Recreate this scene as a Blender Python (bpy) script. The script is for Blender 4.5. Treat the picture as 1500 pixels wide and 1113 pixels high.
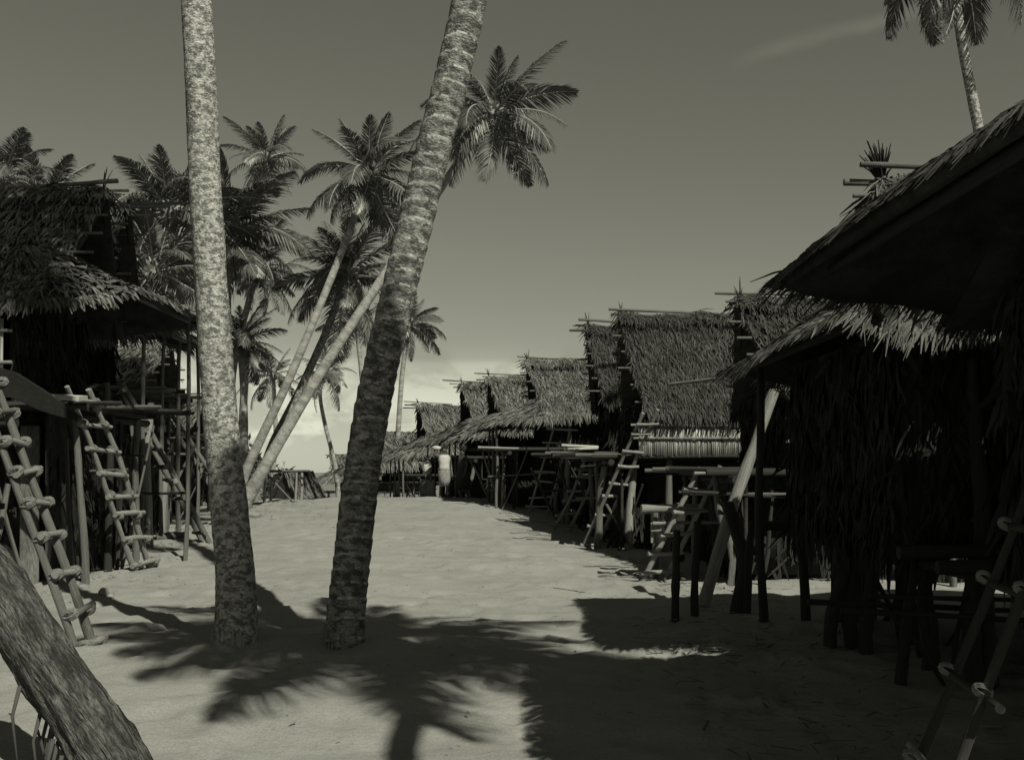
import bpy, bmesh, math, random
import numpy as np
from mathutils import Vector, Matrix, noise as mnoise
R = math.radians
sc = bpy.context.scene
C = sc.collection
for o in list(bpy.data.objects):
    bpy.data.objects.remove(o)

# ------------------------------------------------------------------ camera
EYE = 1.6            # eye height, metres
FOC = 1600.0         # focal length in pixels of a 1500 px wide frame
HORIZON = 692.0      # row of the sea horizon in that frame
cam_d = bpy.data.cameras.new('camera')
cam = bpy.data.objects.new('camera', cam_d)
C.objects.link(cam)
cam.location = (0, 0, EYE)
cam.rotation_euler = (R(90), 0, 0)
cam_d.sensor_fit = 'HORIZONTAL'
cam_d.sensor_width = 36.0
cam_d.lens = 36.0 * FOC / 1500.0
cam_d.shift_y = (HORIZON - 556.5) / 1500.0
cam_d.clip_start = 0.05
cam_d.clip_end = 40000
sc.camera = cam

# ------------------------------------------------------------------ light
SUN_DIR = Vector((-0.537, 0.866, -1.0)).normalized()      # the way the light travels
SUN_EL = math.asin(-SUN_DIR.z)
SUN_AZ = math.atan2(-SUN_DIR.x, -SUN_DIR.y)
TONE = (1.0, 1.005, 0.80)                                 # olive tone of the old print
SKY_STRENGTH = 0.05
SUN_STRENGTH = 5.0
EXPOSURE = 0.04

sun_d = bpy.data.lights.new('sun', 'SUN')
sun = bpy.data.objects.new('sun', sun_d)
C.objects.link(sun)
sun.rotation_euler = SUN_DIR.to_track_quat('-Z', 'Y').to_euler()
sun_d.energy = SUN_STRENGTH
sun_d.angle = R(0.53)
sun_d.color = (1.0, 0.985, 0.78)

world = bpy.data.worlds.new('World')
sc.world = world
world.use_nodes = True
wn = world.node_tree
wn.nodes.clear()
def wnode(t, **kw):
    n = wn.nodes.new(t)
    for k, v in kw.items():
        setattr(n, k, v)
    return n
def wmath(op, a, b=None, c=None, clamp=False):
    n = wnode('ShaderNodeMath', operation=op, use_clamp=clamp)
    for i, v in enumerate((a, b, c)):
        if v is None:
            continue
        if isinstance(v, (int, float)):
            n.inputs[i].default_value = v
        else:
            wn.links.new(v, n.inputs[i])
    return n.outputs[0]
def wrange(v, a, b, lo, hi):
    n = wnode('ShaderNodeMapRange', interpolation_type='SMOOTHSTEP')
    wn.links.new(v, n.inputs[0])
    for i, q in enumerate((a, b, lo, hi)):
        n.inputs[i + 1].default_value = q
    return n.outputs[0]
sky = wnode('ShaderNodeTexSky', sky_type='NISHITA', sun_disc=False)
sky.sun_elevation = SUN_EL
sky.sun_rotation = SUN_AZ
sky.altitude = 0
sky.air_density = 1.0
sky.dust_density = 0.15
bw = wnode('ShaderNodeRGBToBW')
wn.links.new(sky.outputs[0], bw.inputs[0])
tc = wnode('ShaderNodeTexCoord')
sep = wnode('ShaderNodeSeparateXYZ')
wn.links.new(tc.outputs['Generated'], sep.inputs[0])
dz = sep.outputs['Z']
# cumulus bank low over the sea
mp = wnode('ShaderNodeMapping')
mp.inputs['Scale'].default_value = (1, 1, 2.1)
wn.links.new(tc.outputs['Generated'], mp.inputs[0])
cn = wnode('ShaderNodeTexNoise')
cn.inputs['Scale'].default_value = 11.0
cn.inputs['Detail'].default_value = 9.0
cn.inputs['Roughness'].default_value = 0.56
cn.inputs['Distortion'].default_value = 0.25
wn.links.new(mp.outputs[0], cn.inputs['Vector'])
cum = wrange(cn.outputs[0], 0.44, 0.58, -0.75, 1.0)
low = wrange(dz, 0.055, 0.125, 1.0, 0.0)
cum = wmath('MULTIPLY', cum, low)
# pale layer with a fairly level top, and a thin high wisp
mp2 = wnode('ShaderNodeMapping')
mp2.inputs['Scale'].default_value = (1, 1, 9)
wn.links.new(tc.outputs['Generated'], mp2.inputs[0])
sn = wnode('ShaderNodeTexNoise')
sn.inputs['Scale'].default_value = 2.4
sn.inputs['Detail'].default_value = 5.0
wn.links.new(mp2.outputs[0], sn.inputs['Vector'])
edge = wmath('ADD', dz, wmath('MULTIPLY', wmath('SUBTRACT', sn.outputs[0], 0.5), 0.02))
layer = wrange(edge, 0.098, 0.106, 1.0, 0.0)
hu = wmath('DIVIDE', sep.outputs['X'], wmath('MAXIMUM', sep.outputs['Y'], 0.05))
hv = wmath('DIVIDE', dz, wmath('MAXIMUM', sep.outputs['Y'], 0.05))
hn = wnode('ShaderNodeTexNoise')
hn.inputs['Scale'].default_value = 9.0
hn.inputs['Detail'].default_value = 6.0
wn.links.new(tc.outputs['Generated'], hn.inputs['Vector'])
off = wmath('SUBTRACT', hv, wmath('MULTIPLY_ADD', hu, 0.27, 0.322))
off = wmath('ADD', off, wmath('MULTIPLY', wmath('SUBTRACT', hn.outputs[0], 0.5), 0.035))
wisp = wrange(wmath('ABSOLUTE', off), 0.0, 0.012, 1.0, 0.0)
wisp = wmath('MULTIPLY', wisp, wmath('MULTIPLY', wrange(hu, 0.19, 0.26, 0.0, 1.0), wrange(hu, 0.3, 0.5, 1.0, 0.0)))
wisp = wmath('MULTIPLY', wisp, wrange(hn.outputs[0], 0.35, 0.65, 0.25, 1.0))
lum = wmath('MULTIPLY', bw.outputs[0], wmath('ADD', 1.0, wmath('MULTIPLY', layer, 0.30)))
lum = wmath('ADD', lum, wmath('MULTIPLY', cum, 2.9))
lum = wmath('ADD', lum, wmath('MULTIPLY', wisp, 1.0))
tint = wnode('ShaderNodeMix', data_type='RGBA', blend_type='MULTIPLY')
tint.inputs[0].default_value = 1.0
tint.inputs[7].default_value = (*TONE, 1)
comb = wnode('ShaderNodeCombineColor')
for i in range(3):
    wn.links.new(lum, comb.inputs[i])
wn.links.new(comb.outputs[0], tint.inputs[6])
bg = wnode('ShaderNodeBackground')
bg.inputs[1].default_value = SKY_STRENGTH
wn.links.new(tint.outputs[2], bg.inputs[0])
wo = wnode('ShaderNodeOutputWorld')
wn.links.new(bg.outputs[0], wo.inputs[0])

sc.view_settings.view_transform = 'Standard'
sc.view_settings.look = 'None'
sc.view_settings.gamma = 1.0
sc.view_settings.exposure = EXPOSURE
sc.view_settings.use_curve_mapping = False
sc.cycles.max_bounces = 6
sc.cycles.use_denoising = True

# ------------------------------------------------------------------ helpers
def at(px, py, Y):
    """a point at depth Y metres seen at (px, py) of the 1500 px frame"""
    return Vector(((px - 750.0) / FOC * Y, Y, EYE + (HORIZON - py) / FOC * Y))

def smooth(a, b, v):
    t = np.clip((v - a) / (b - a), 0, 1)
    return t * t * (3 - 2 * t)

def ground(x, y):
    x = np.asarray(x, float); y = np.asarray(y, float)
    cx = -4.2 - 0.10 * np.clip(y - 30, 0, 40)
    m = 0.70 * smooth(11, 34, y) * np.exp(-((x - cx) / 6.4) ** 4)
    m = m + 0.10 * smooth(14, 34, y)
    d = np.clip(y - 34, 0, None)
    m = m - 0.024 * d - 0.00026 * d * d
    return np.maximum(m, -7.0)

def gz(x, y):
    return float(ground(x, y))

def mat(name, col, rough=0.9, var=0.35, scale=6.0, bump=0.3, bscale=30.0, stretch=(1, 1, 1), island=0.0, spec=0.3, col2=None, thr=None, bdist=0.02, fine=None, attr=None):
    m = bpy.data.materials.new(name)
    m.use_nodes = True
    nt = m.node_tree
    b = nt.nodes['Principled BSDF']
    b.inputs['Roughness'].default_value = rough
    b.inputs['Specular IOR Level'].default_value = spec
    tcn = nt.nodes.new('ShaderNodeTexCoord')
    mpn = nt.nodes.new('ShaderNodeMapping')
    mpn.inputs['Scale'].default_value = stretch
    if attr:
        an_ = nt.nodes.new('ShaderNodeAttribute'); an_.attribute_name = attr
        nt.links.new(an_.outputs['Vector'], mpn.inputs[0])
    else:
        nt.links.new(tcn.outputs['Object'], mpn.inputs[0])
    n1 = nt.nodes.new('ShaderNodeTexNoise')
    n1.inputs['Scale'].default_value = scale
    n1.inputs['Detail'].default_value = 6
    n1.inputs['Roughness'].default_value = 0.65
    nt.links.new(mpn.outputs[0], n1.inputs['Vector'])
    ramp = nt.nodes.new('ShaderNodeMapRange')
    lo, hi = (0.3, 0.7) if thr is None else thr
    ramp.inputs[1].default_value = lo
    ramp.inputs[2].default_value = hi
    nt.links.new(n1.outputs[0], ramp.inputs[0])
    mix = nt.nodes.new('ShaderNodeMix')
    mix.data_type = 'RGBA'
    c2 = col2 if col2 is not None else col * (1 + var)
    c1 = col if col2 is not None else col * (1 - var)
    mix.inputs[6].default_value = (c1, c1, c1, 1)
    mix.inputs[7].default_value = (c2, c2, c2, 1)
    nt.links.new(ramp.outputs[0], mix.inputs[0])
    out = mix.outputs[2]
    if island:
        g = nt.nodes.new('ShaderNodeNewGeometry')
        mr = nt.nodes.new('ShaderNodeMapRange')
        mr.inputs[3].default_value = 1 - island
        mr.inputs[4].default_value = 1 + island
        nt.links.new(g.outputs['Random Per Island'], mr.inputs[0])
        mu = nt.nodes.new('ShaderNodeMix')
        mu.data_type = 'RGBA'
        mu.blend_type = 'MULTIPLY'
        mu.inputs[0].default_value = 1
        nt.links.new(out, mu.inputs[6])
        nt.links.new(mr.outputs[0], mu.inputs[7])
        out = mu.outputs[2]
    if fine:
        n3 = nt.nodes.new('ShaderNodeTexNoise')
        n3.inputs['Scale'].default_value = fine[0]
        n3.inputs['Detail'].default_value = 4
        n3.inputs['Roughness'].default_value = 0.7
        nt.links.new(mpn.outputs[0], n3.inputs['Vector'])
        f3 = nt.nodes.new('ShaderNodeMapRange')
        f3.inputs[1].default_value = 0.33; f3.inputs[2].default_value = 0.67
        f3.inputs[3].default_value = 1 - fine[1]; f3.inputs[4].default_value = 1 + fine[1]
        nt.links.new(n3.outputs[0], f3.inputs[0])
        m3 = nt.nodes.new('ShaderNodeMix'); m3.data_type = 'RGBA'; m3.blend_type = 'MULTIPLY'; m3.inputs[0].default_value = 1
        nt.links.new(out, m3.inputs[6]); nt.links.new(f3.outputs[0], m3.inputs[7])
        out = m3.outputs[2]
    nt.links.new(out, b.inputs['Base Color'])
    if bump:
        n2 = nt.nodes.new('ShaderNodeTexNoise')
        n2.inputs['Scale'].default_value = bscale
        n2.inputs['Detail'].default_value = 5
        nt.links.new(mpn.outputs[0], n2.inputs['Vector'])
        bp = nt.nodes.new('ShaderNodeBump')
        bp.inputs['Strength'].default_value = bump
        bp.inputs['Distance'].default_value = bdist
        nt.links.new(n2.outputs[0], bp.inputs['Height'])
        nt.links.new(bp.outputs[0], b.inputs['Normal'])
    return m

M = {}
M['sand'] = mat('sand', 0.238, 0.95, 0.12, 0.9, 0.55, 9.0, island=0, spec=0.1, bdist=0.03, fine=(70.0, 0.22))
M['thatch'] = mat('thatch', 0.105, 0.9, 0.35, 2.0, 0, island=0.55, spec=0.2)
M['thatch_old'] = mat('thatch_old', 0.05, 0.95, 0.35, 2.0, 0, island=0.55, spec=0.15)
M['thatch_mid'] = mat('thatch_mid', 0.072, 0.9, 0.35, 2.0, 0, island=0.55, spec=0.2)
M['thatch_base'] = mat('thatch_base', 0.035, 0.95, 0.4, 5.0, 0.6, 40.0, spec=0.1)
M['wood'] = mat('wood', 0.11, 0.85, 0.45, 5.0, 0.5, 22.0, stretch=(1, 1, 0.25), spec=0.25, fine=(40.0, 0.35))
M['wood_pale'] = mat('wood_pale', 0.21, 0.8, 0.4, 5.0, 0.5, 22.0, stretch=(1, 1, 0.25), spec=0.25, fine=(40.0, 0.35))
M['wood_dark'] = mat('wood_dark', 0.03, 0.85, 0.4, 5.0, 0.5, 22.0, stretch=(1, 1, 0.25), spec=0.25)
M['bamboo'] = mat('bamboo', 0.33, 0.6, 0.25, 4.0, 0.2, 20.0, stretch=(1, 1, 0.3), spec=0.4)
M['reed'] = mat('reed', 0.36, 0.8, 0.25, 4.0, 0, island=0.35, spec=0.2)
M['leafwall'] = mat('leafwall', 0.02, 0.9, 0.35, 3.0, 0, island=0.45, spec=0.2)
M['fibre'] = mat('fibre', 0.16, 0.9, 0.3, 30.0, 0.4, 60.0)
M['bark_pale'] = mat('bark_pale', 0.12, 0.9, 0.3, 15.0, 0.9, 45.0, stretch=(1, 1, 1.5), col2=0.38, thr=(0.43, 0.57), spec=0.2, fine=(50.0, 0.5), attr='bark')
M['bark_ring'] = mat('bark_ring', 0.07, 0.9, 0.3, 11.0, 0.9, 40.0, stretch=(1, 1, 1.8), col2=0.27, thr=(0.42, 0.60), spec=0.2, fine=(50.0, 0.5), attr='bark')
M['ring_scar'] = mat('ring_scar', 0.18, 0.9, 0.3, 14.0, 0.6, 40.0, stretch=(1, 1, 2), col2=0.42, thr=(0.4, 0.6), spec=0.2, attr='bark')
M['bark_dark'] = mat('bark_dark', 0.03, 0.95, 0.3, 9.0, 1.0, 30.0, stretch=(2.2, 2.2, 0.5), col2=0.12, thr=(0.42, 0.64), spec=0.2, bdist=0.05, fine=(40.0, 0.6), attr='bark')
M['bark_far'] = mat('bark_far', 0.15, 0.9, 0.3, 4.0, 0.6, 12.0, stretch=(1, 1, 2.2), col2=0.30, thr=(0.38, 0.62), spec=0.2, fine=(25.0, 0.3), attr='bark')
M['leaf'] = mat('leaf', 0.072, 0.42, 0.25, 1.0, 0, island=0.4, spec=0.5)
M['leaf_old'] = mat('leaf_old', 0.14, 0.6, 0.25, 1.0, 0, island=0.4, spec=0.4)
M['rachis'] = mat('rachis', 0.22, 0.5, 0.2, 3.0, 0, spec=0.5)
M['coconut'] = mat('coconut', 0.16, 0.5, 0.3, 5.0, 0.2, 10, spec=0.4)
M['bush'] = mat('bush', 0.04, 0.5, 0.25, 1.0, 0, island=0.5, spec=0.4)
M['skin'] = mat('skin', 0.065, 0.5, 0.15, 6.0, 0, spec=0.4)
M['hair'] = mat('hair', 0.015, 0.9, 0.3, 30.0, 0.8, 60.0)
M['cloth_white'] = mat('cloth_white', 0.38, 0.9, 0.12, 8.0, 0.3, 14)
M['cloth_grey'] = mat('cloth_grey', 0.19, 0.9, 0.25, 8.0, 0.3, 14)
M['cloth_dark'] = mat('cloth_dark', 0.035, 0.9, 0.25, 8.0, 0.3, 14)
M['litter'] = mat('litter', 0.11, 0.9, 0.4, 3.0, 0, island=0.6)
M['stone'] = mat('stone', 0.2, 0.9, 0.3, 9.0, 0.6, 22)
M['board_shade'] = mat('board_shade', 0.012, 0.8, 0.3, 6.0, 0.4, 20)  # near-black colour standing in for shade on the sunlit curved board
# sea
m = bpy.data.materials.new('sea')
m.use_nodes = True
b = m.node_tree.nodes['Principled BSDF']
b.inputs['Base Color'].default_value = (0.10, 0.10, 0.10, 1)
b.inputs['Roughness'].default_value = 0.25
n = m.node_tree.nodes.new('ShaderNodeTexNoise'); n.inputs['Scale'].default_value = 0.35; n.inputs['Detail'].default_value = 6
t = m.node_tree.nodes.new('ShaderNodeTexCoord')
m.node_tree.links.new(t.outputs['Object'], n.inputs['Vector'])
bp = m.node_tree.nodes.new('ShaderNodeBump'); bp.inputs['Strength'].default_value = 0.6; bp.inputs['Distance'].default_value = 0.6
m.node_tree.links.new(n.outputs[0], bp.inputs['Height'])
m.node_tree.links.new(bp.outputs[0], b.inputs['Normal'])
M['sea'] = m

def link(name, me, parent=None):
    o = bpy.data.objects.new(name, me)
    C.objects.link(o)
    if parent is not None:
        o.parent = parent
    return o

def tag(o, label=None, cat=None, group=None, kind=None):
    if label: o['label'] = label
    if cat: o['category'] = cat
    if group: o['group'] = group
    if kind: o['kind'] = kind
    return o

def empty(name, loc, rz=0.0, label=None, cat=None, group=None):
    o = link(name, None)
    o.empty_display_size = 0.2
    o.location = loc
    o.rotation_euler = (0, 0, rz)
    return tag(o, label, cat, group)

def mesh_np(name, V, F, mats, smooth_=False, midx=None):
    """V (n,3) array, F (m,k) array of equal-size faces"""
    V = np.ascontiguousarray(V, dtype=np.float32); F = np.ascontiguousarray(F, dtype=np.int32)
    me = bpy.data.meshes.new(name)
    me.vertices.add(len(V)); me.vertices.foreach_set('co', V.ravel())
    k = F.shape[1]
    me.loops.add(F.size); me.loops.foreach_set('vertex_index', F.ravel())
    me.polygons.add(len(F))
    me.polygons.foreach_set('loop_start', np.arange(0, F.size, k, dtype=np.int32))
    me.polygons.foreach_set('loop_total', np.full(len(F), k, dtype=np.int32))
    if smooth_:
        me.polygons.foreach_set('use_smooth', np.ones(len(F), dtype=bool))
    if midx is not None:
        me.polygons.foreach_set('material_index', np.asarray(midx, dtype=np.int32))
    for q in (mats if isinstance(mats, (list, tuple)) else [mats]):
        me.materials.append(q)
    me.update(calc_edges=True)
    me.validate()
    return me

def mesh_py(name, V, F, mats, smooth_=False):
    me = bpy.data.meshes.new(name)
    me.from_pydata([tuple(v) for v in V], [], F)
    for q in (mats if isinstance(mats, (list, tuple)) else [mats]):
        me.materials.append(q)
    if smooth_:
        me.polygons.foreach_set('use_smooth', [True] * len(me.polygons))
    me.update()
    return me

def box_py(lo, hi, V, F):
    n = len(V)
    x0, y0, z0 = lo; x1, y1, z1 = hi
    V += [(x0, y0, z0), (x1, y0, z0), (x1, y1, z0), (x0, y1, z0), (x0, y0, z1), (x1, y0, z1), (x1, y1, z1), (x0, y1, z1)]
    F += [[n + a for a in f] for f in ((3, 2, 1, 0), (4, 5, 6, 7), (0, 1, 5, 4), (1, 2, 6, 5), (2, 3, 7, 6), (3, 0, 4, 7))]

# ---- poles: a few crooked unit poles shared by every post, rail, rung and beam
rngp = random.Random(5)
def unit_pole(bend, taper, knots, nseg=9, rings=9):
    V, F = [], []
    ph = [rngp.uniform(0, 6.28) for _ in range(6)]
    kn = [(rngp.uniform(0.1, 0.9), rngp.uniform(0, 6.28)) for _ in range(knots)]
    for i in range(rings):
        t = i / (rings - 1)
        cx = bend * (math.sin(t * 3.1 + ph[0]) - math.sin(ph[0]) * (1 - t) - math.sin(3.1 + ph[0]) * t) + 0.4 * bend * math.sin(t * 8 + ph[1]) * t * (1 - t) * 3
        cy = bend * (math.sin(t * 2.6 + ph[2]) - math.sin(ph[2]) * (1 - t) - math.sin(2.6 + ph[2]) * t) + 0.4 * bend * math.sin(t * 7 + ph[3]) * t * (1 - t) * 3
        r = 1.0 - taper * t + 0.07 * math.sin(t * 19 + ph[4])
        for k in range(nseg):
            a = 2 * math.pi * k / nseg
            rr = r * (1 + 0.07 * math.sin(2 * a + ph[5]) + 0.05 * rngp.uniform(-1, 1))
            for kt, ka in kn:
                d = abs(t - kt) * 10 + abs(math.sin((a - ka) / 2)) * 2
                rr += 0.3 * max(0, 1 - d)
            V.append((cx + rr * math.cos(a), cy + rr * math.sin(a), t))
    for i in range(rings - 1):
        for k in range(nseg):
            k2 = (k + 1) % nseg
            F.append([i * nseg + k, i * nseg + k2, (i + 1) * nseg + k2, (i + 1) * nseg + k])
    F.append(list(range(nseg))[::-1])
    F.append([(rings - 1) * nseg + k for k in range(nseg)])
    return V, F
POLES = {}
for mk in ('wood', 'wood_pale', 'wood_dark', 'bamboo'):
    POLES[mk] = []
    for kind in range(7):
        bend = (0.15, 0.3, 0.5, 0.8, 1.2, 1.7, 2.2)[kind]
        V, F = unit_pole(bend, 0.2, 0 if mk == 'bamboo' else 2)
        me = mesh_py('pole', V, F, M[mk], True)
        for p in list(me.polygons)[-2:]:
            p.use_smooth = False
        POLES[mk].append(me)

def pole(name, a, b, r, mk='wood', parent=None, crook=None, rng=rngp):
    a = Vector(a); b = Vector(b)
    d = b - a
    L = d.length
    i = rng.randrange(0, 4) if crook is None else crook
    o = link(name, POLES[mk][i], parent)
    q = d.to_track_quat('Z', 'Y')
    o.rotation_mode = 'QUATERNION'
    o.rotation_quaternion = q @ Matrix.Rotation(rng.uniform(0, 6.28), 3, 'Z').to_quaternion()
    o.location = a
    o.scale = (r, r, L)
    return o

def tube(points, radii, nseg=10, V=None, F=None, rfun=None, cap=True):
    V = [] if V is None else V
    F = [] if F is None else F
    n0 = len(V)
    pts = [Vector(p) for p in points]
    up = Vector((0.13, 0.97, 0.2)).normalized()
    for i, p in enumerate(pts):
        d = (pts[min(i + 1, len(pts) - 1)] - pts[max(i - 1, 0)]).normalized()
        x = up.cross(d)
        if x.length < 0.05:
            x = Vector((1, 0, 0)).cross(d)
        x.normalize(); y = d.cross(x)
        for k in range(nseg):
            a = 2 * math.pi * k / nseg
            r = radii[i] * (rfun(i, a, p) if rfun else 1.0)
            V.append(tuple(p + (x * math.cos(a) + y * math.sin(a)) * r))
    for i in range(len(pts) - 1):
        for k in range(nseg):
            k2 = (k + 1) % nseg
            F.append([n0 + i * nseg + k, n0 + i * nseg + k2, n0 + (i + 1) * nseg + k2, n0 + (i + 1) * nseg + k])
    if cap:
        F.append([n0 + k for k in range(nseg)][::-1])
        F.append([n0 + (len(pts) - 1) * nseg + k for k in range(nseg)])
    return V, F

def spline(ctrl, n):
    """Catmull-Rom through the control points, n samples"""
    P = [Vector(c) for c in ctrl]
    P = [P[0] * 2 - P[1]] + P + [P[-1] * 2 - P[-2]]
    segs = len(P) - 3
    out = []
    for i in range(n):
        u = i / (n - 1) * segs
        s = min(int(u), segs - 1); t = u - s
        a, b, c, d = P[s:s + 4]
        out.append(0.5 * ((2 * b) + (c - a) * t + (2 * a - 5 * b + 4 * c - d) * t * t + (3 * b - a - 3 * c + d) * t ** 3))
    return out

# ------------------------------------------------------------------ ground and sea
def axis(parts):
    out = []
    for a, b, s in parts:
        out += list(np.arange(a, b, s))
    out.append(parts[-1][1])
    return np.array(out)
gx = axis([(-400, -60, 20), (-60, -14, 2), (-14, -8, 0.25), (-8, 7, 0.09), (7, 14, 0.3), (14, 60, 2), (60, 400, 20)])
gy = axis([(-120, -10, 5), (-10, 4.5, 0.5), (4.5, 22, 0.09), (22, 42, 0.2), (42, 130, 1.5), (130, 300, 10)])
X, Y = np.meshgrid(gx, gy)
Z = ground(X, Y)
rg = np.random.RandomState(3)
rel = np.zeros_like(Z)
for i in range(46):                                   # gentle trampled undulation
    a = rg.uniform(0, 6.28); f = rg.uniform(0.5, 1) * (0.9 if i < 12 else 3.5 if i < 26 else 9.0)
    amp = 0.012 if i < 12 else 0.005 if i < 26 else 0.0028
    rel += amp * np.sin(f * (X * math.cos(a) + Y * math.sin(a)) + rg.uniform(0, 6.28))
for i in range(2300):                                 # footprints
    fx = rg.uniform(-8, 7); fy = rg.uniform(4.6, 34); s = rg.uniform(0.07, 0.14)
    a = rg.uniform(-0.7, 0.7)
    ix = np.searchsorted(gx, [fx - 0.5, fx + 0.5]); iy = np.searchsorted(gy, [fy - 0.5, fy + 0.5])
    sx = X[iy[0]:iy[1], ix[0]:ix[1]] - fx; sy = Y[iy[0]:iy[1], ix[0]:ix[1]] - fy
    u = sx * math.cos(a) + sy * math.sin(a); v = -sx * math.sin(a) + sy * math.cos(a)
    q = (u / s) ** 2 + (v / (s * 1.9)) ** 2
    rel[iy[0]:iy[1], ix[0]:ix[1]] += rg.uniform(0.010, 0.036) * (-np.exp(-q) + 0.45 * np.exp(-(np.sqrt(q) - 1.5) ** 2 * 4))
for bx, by, bh, br in ((-2.46, 9.7, 0.03, 0.42), (-1.54, 9.9, 0.03, 0.42), (-3.6, 9.3, 0.04, 0.22)):
    rel += bh * np.exp(-((X - bx) ** 2 + (Y - by) ** 2) / (br * br))
Z = Z + rel * (np.abs(X) < 14) * (Y > -8) * (Y < 120)
ny, nx = X.shape
idx = np.arange(nx * ny).reshape(ny, nx)
Fg = np.stack([idx[:-1, :-1], idx[:-1, 1:], idx[1:, 1:], idx[1:, :-1]], -1).reshape(-1, 4)
g = link('ground', mesh_np('ground', np.stack([X, Y, Z], -1).reshape(-1, 3), Fg, M['sand'], True))
tag(g, 'pale trampled sand of the village street, rising to a low crest', None, kind='structure')
V, F = [], []
sea = link('sea', mesh_np('sea', np.array([(-30000, 70, -2.2), (30000, 70, -2.2), (30000, 36000, -2.2), (-30000, 36000, -2.2)]), np.array([[0, 1, 2, 3]]), M['sea']))
tag(sea, 'calm pale sea beyond the beach', None, kind='structure')

# ------------------------------------------------------------------ thatch
def tufts(fn, n, rs, down_len=(0.28, 0.5), width=(0.018, 0.045), lift=(0.01, 0.06), rows=None, fringe=0.0, nrm=None, splay=0.35, trange=(0, 1), hang=0.5):
    """leaf strips lying on a surface fn(s,t)->pos, t running down the slope"""
    s = rs.uniform(0, 1, n); t = rs.uniform(trange[0], trange[1], n)
    if rows:
        t = np.clip((np.floor(t * rows) + rs.normal(0.1, 0.14, n)) / rows, trange[0], trange[1])
    e = 0.01
    p = fn(s, t)
    dn = fn(s, np.minimum(t + e, 1.0)) - fn(s, np.maximum(t - e, 0))
    dn /= np.linalg.norm(dn, axis=1, keepdims=True) + 1e-9
    ac = fn(np.minimum(s + e, 1), t) - fn(np.maximum(s - e, 0), t)
    ac /= np.linalg.norm(ac, axis=1, keepdims=True) + 1e-9
    nr = np.cross(ac, dn)
    flip = np.sign(nr @ np.asarray(nrm, float))[:, None]
    nr = nr * flip
    nr /= np.linalg.norm(nr, axis=1, keepdims=True) + 1e-9
    ang = rs.normal(0, splay, n)[:, None]
    d = dn * np.cos(ang) + ac * np.sin(ang)
    side = np.cross(nr, d)
    tw = rs.normal(0, 0.5, n)[:, None]
    side = side * np.cos(tw) + nr * np.sin(tw)
    L = rs.uniform(*down_len, n)[:, None]; W = rs.uniform(*width, n)[:, None] * 0.5
    l0 = rs.uniform(0.0, 0.02, n)[:, None]; l1 = rs.uniform(*lift, n)[:, None]; l2 = l1 * rs.uniform(0.1, 1.5, n)[:, None]
    p0 = p + nr * l0
    p1 = p + d * L * 0.55 + nr * l1
    p2 = p + d * L + nr * l2
    if fringe:
        over = np.clip((t[:, None] - (1 - fringe)) / fringe, 0, 1)
        p1 = p1 - np.array([0, 0, 1.0]) * over * L * 0.12 * hang
        p2 = p2 - np.array([0, 0, 1.0]) * over * L * 0.5 * hang
    V = np.stack([p0 - side * W, p0 + side * W, p1 - side * W * 1.1, p1 + side * W * 1.1, p2 - side * W * 0.35, p2 + side * W * 0.35], 1).reshape(-1, 3)
    b = (np.arange(n) * 6)[:, None]
    F = np.concatenate([b + np.array([[0, 1, 3, 2]]), b + np.array([[2, 3, 5, 4]])], 1).reshape(-1, 4)
    return V, F

def sheet(fn, ns, nt, nrm, thick=0.06):
    s, t = np.meshgrid(np.linspace(0, 1, ns), np.linspace(0, 1, nt))
    top = fn(s.ravel(), t.ravel()) - np.asarray(nrm, float) * 0.01
    bot = top - np.asarray(nrm, float) * thick
    V = np.concatenate([top, bot])
    i = np.arange(ns * nt).reshape(nt, ns)
    a = np.stack([i[:-1, :-1], i[:-1, 1:], i[1:, 1:], i[1:, :-1]], -1).reshape(-1, 4)
    o = ns * nt
    F = [a, a[:, ::-1] + o]
    for e in (i[0], i[-1], i[:, 0], i[:, -1]):
        F.append(np.stack([e[:-1], e[1:], e[1:] + o, e[:-1] + o], -1))
    return V, np.concatenate(F)

def patch(A, B, Cc, D, rs, amp=0.03):
    """bilinear patch A-B along the top, D-C along the bottom, with sag"""
    A, B, Cc, D = [np.asarray(q, float) for q in (A, B, Cc, D)]
    n = np.cross(B - A + Cc - D, D - A + Cc - B)
    n /= np.linalg.norm(n)
    if n[2] < 0: n = -n
    ph = rs.uniform(0, 6.28, 8); fr = rs.uniform(4, 11, 8)
    def fn(s, t):
        s = s[:, None]; t = t[:, None]
        p = (A * (1 - s) + B * s) * (1 - t) + (D * (1 - s) + Cc * s) * t
        w = np.zeros_like(s)
        for i in range(4):
            w += np.sin(fr[2 * i] * s + ph[2 * i]) * np.sin(fr[2 * i + 1] * t * 0.7 + ph[2 * i + 1])
        return p + n * (w * amp * 0.6 - 0.05 * np.sin(np.pi * t))
    return fn, n

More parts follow.
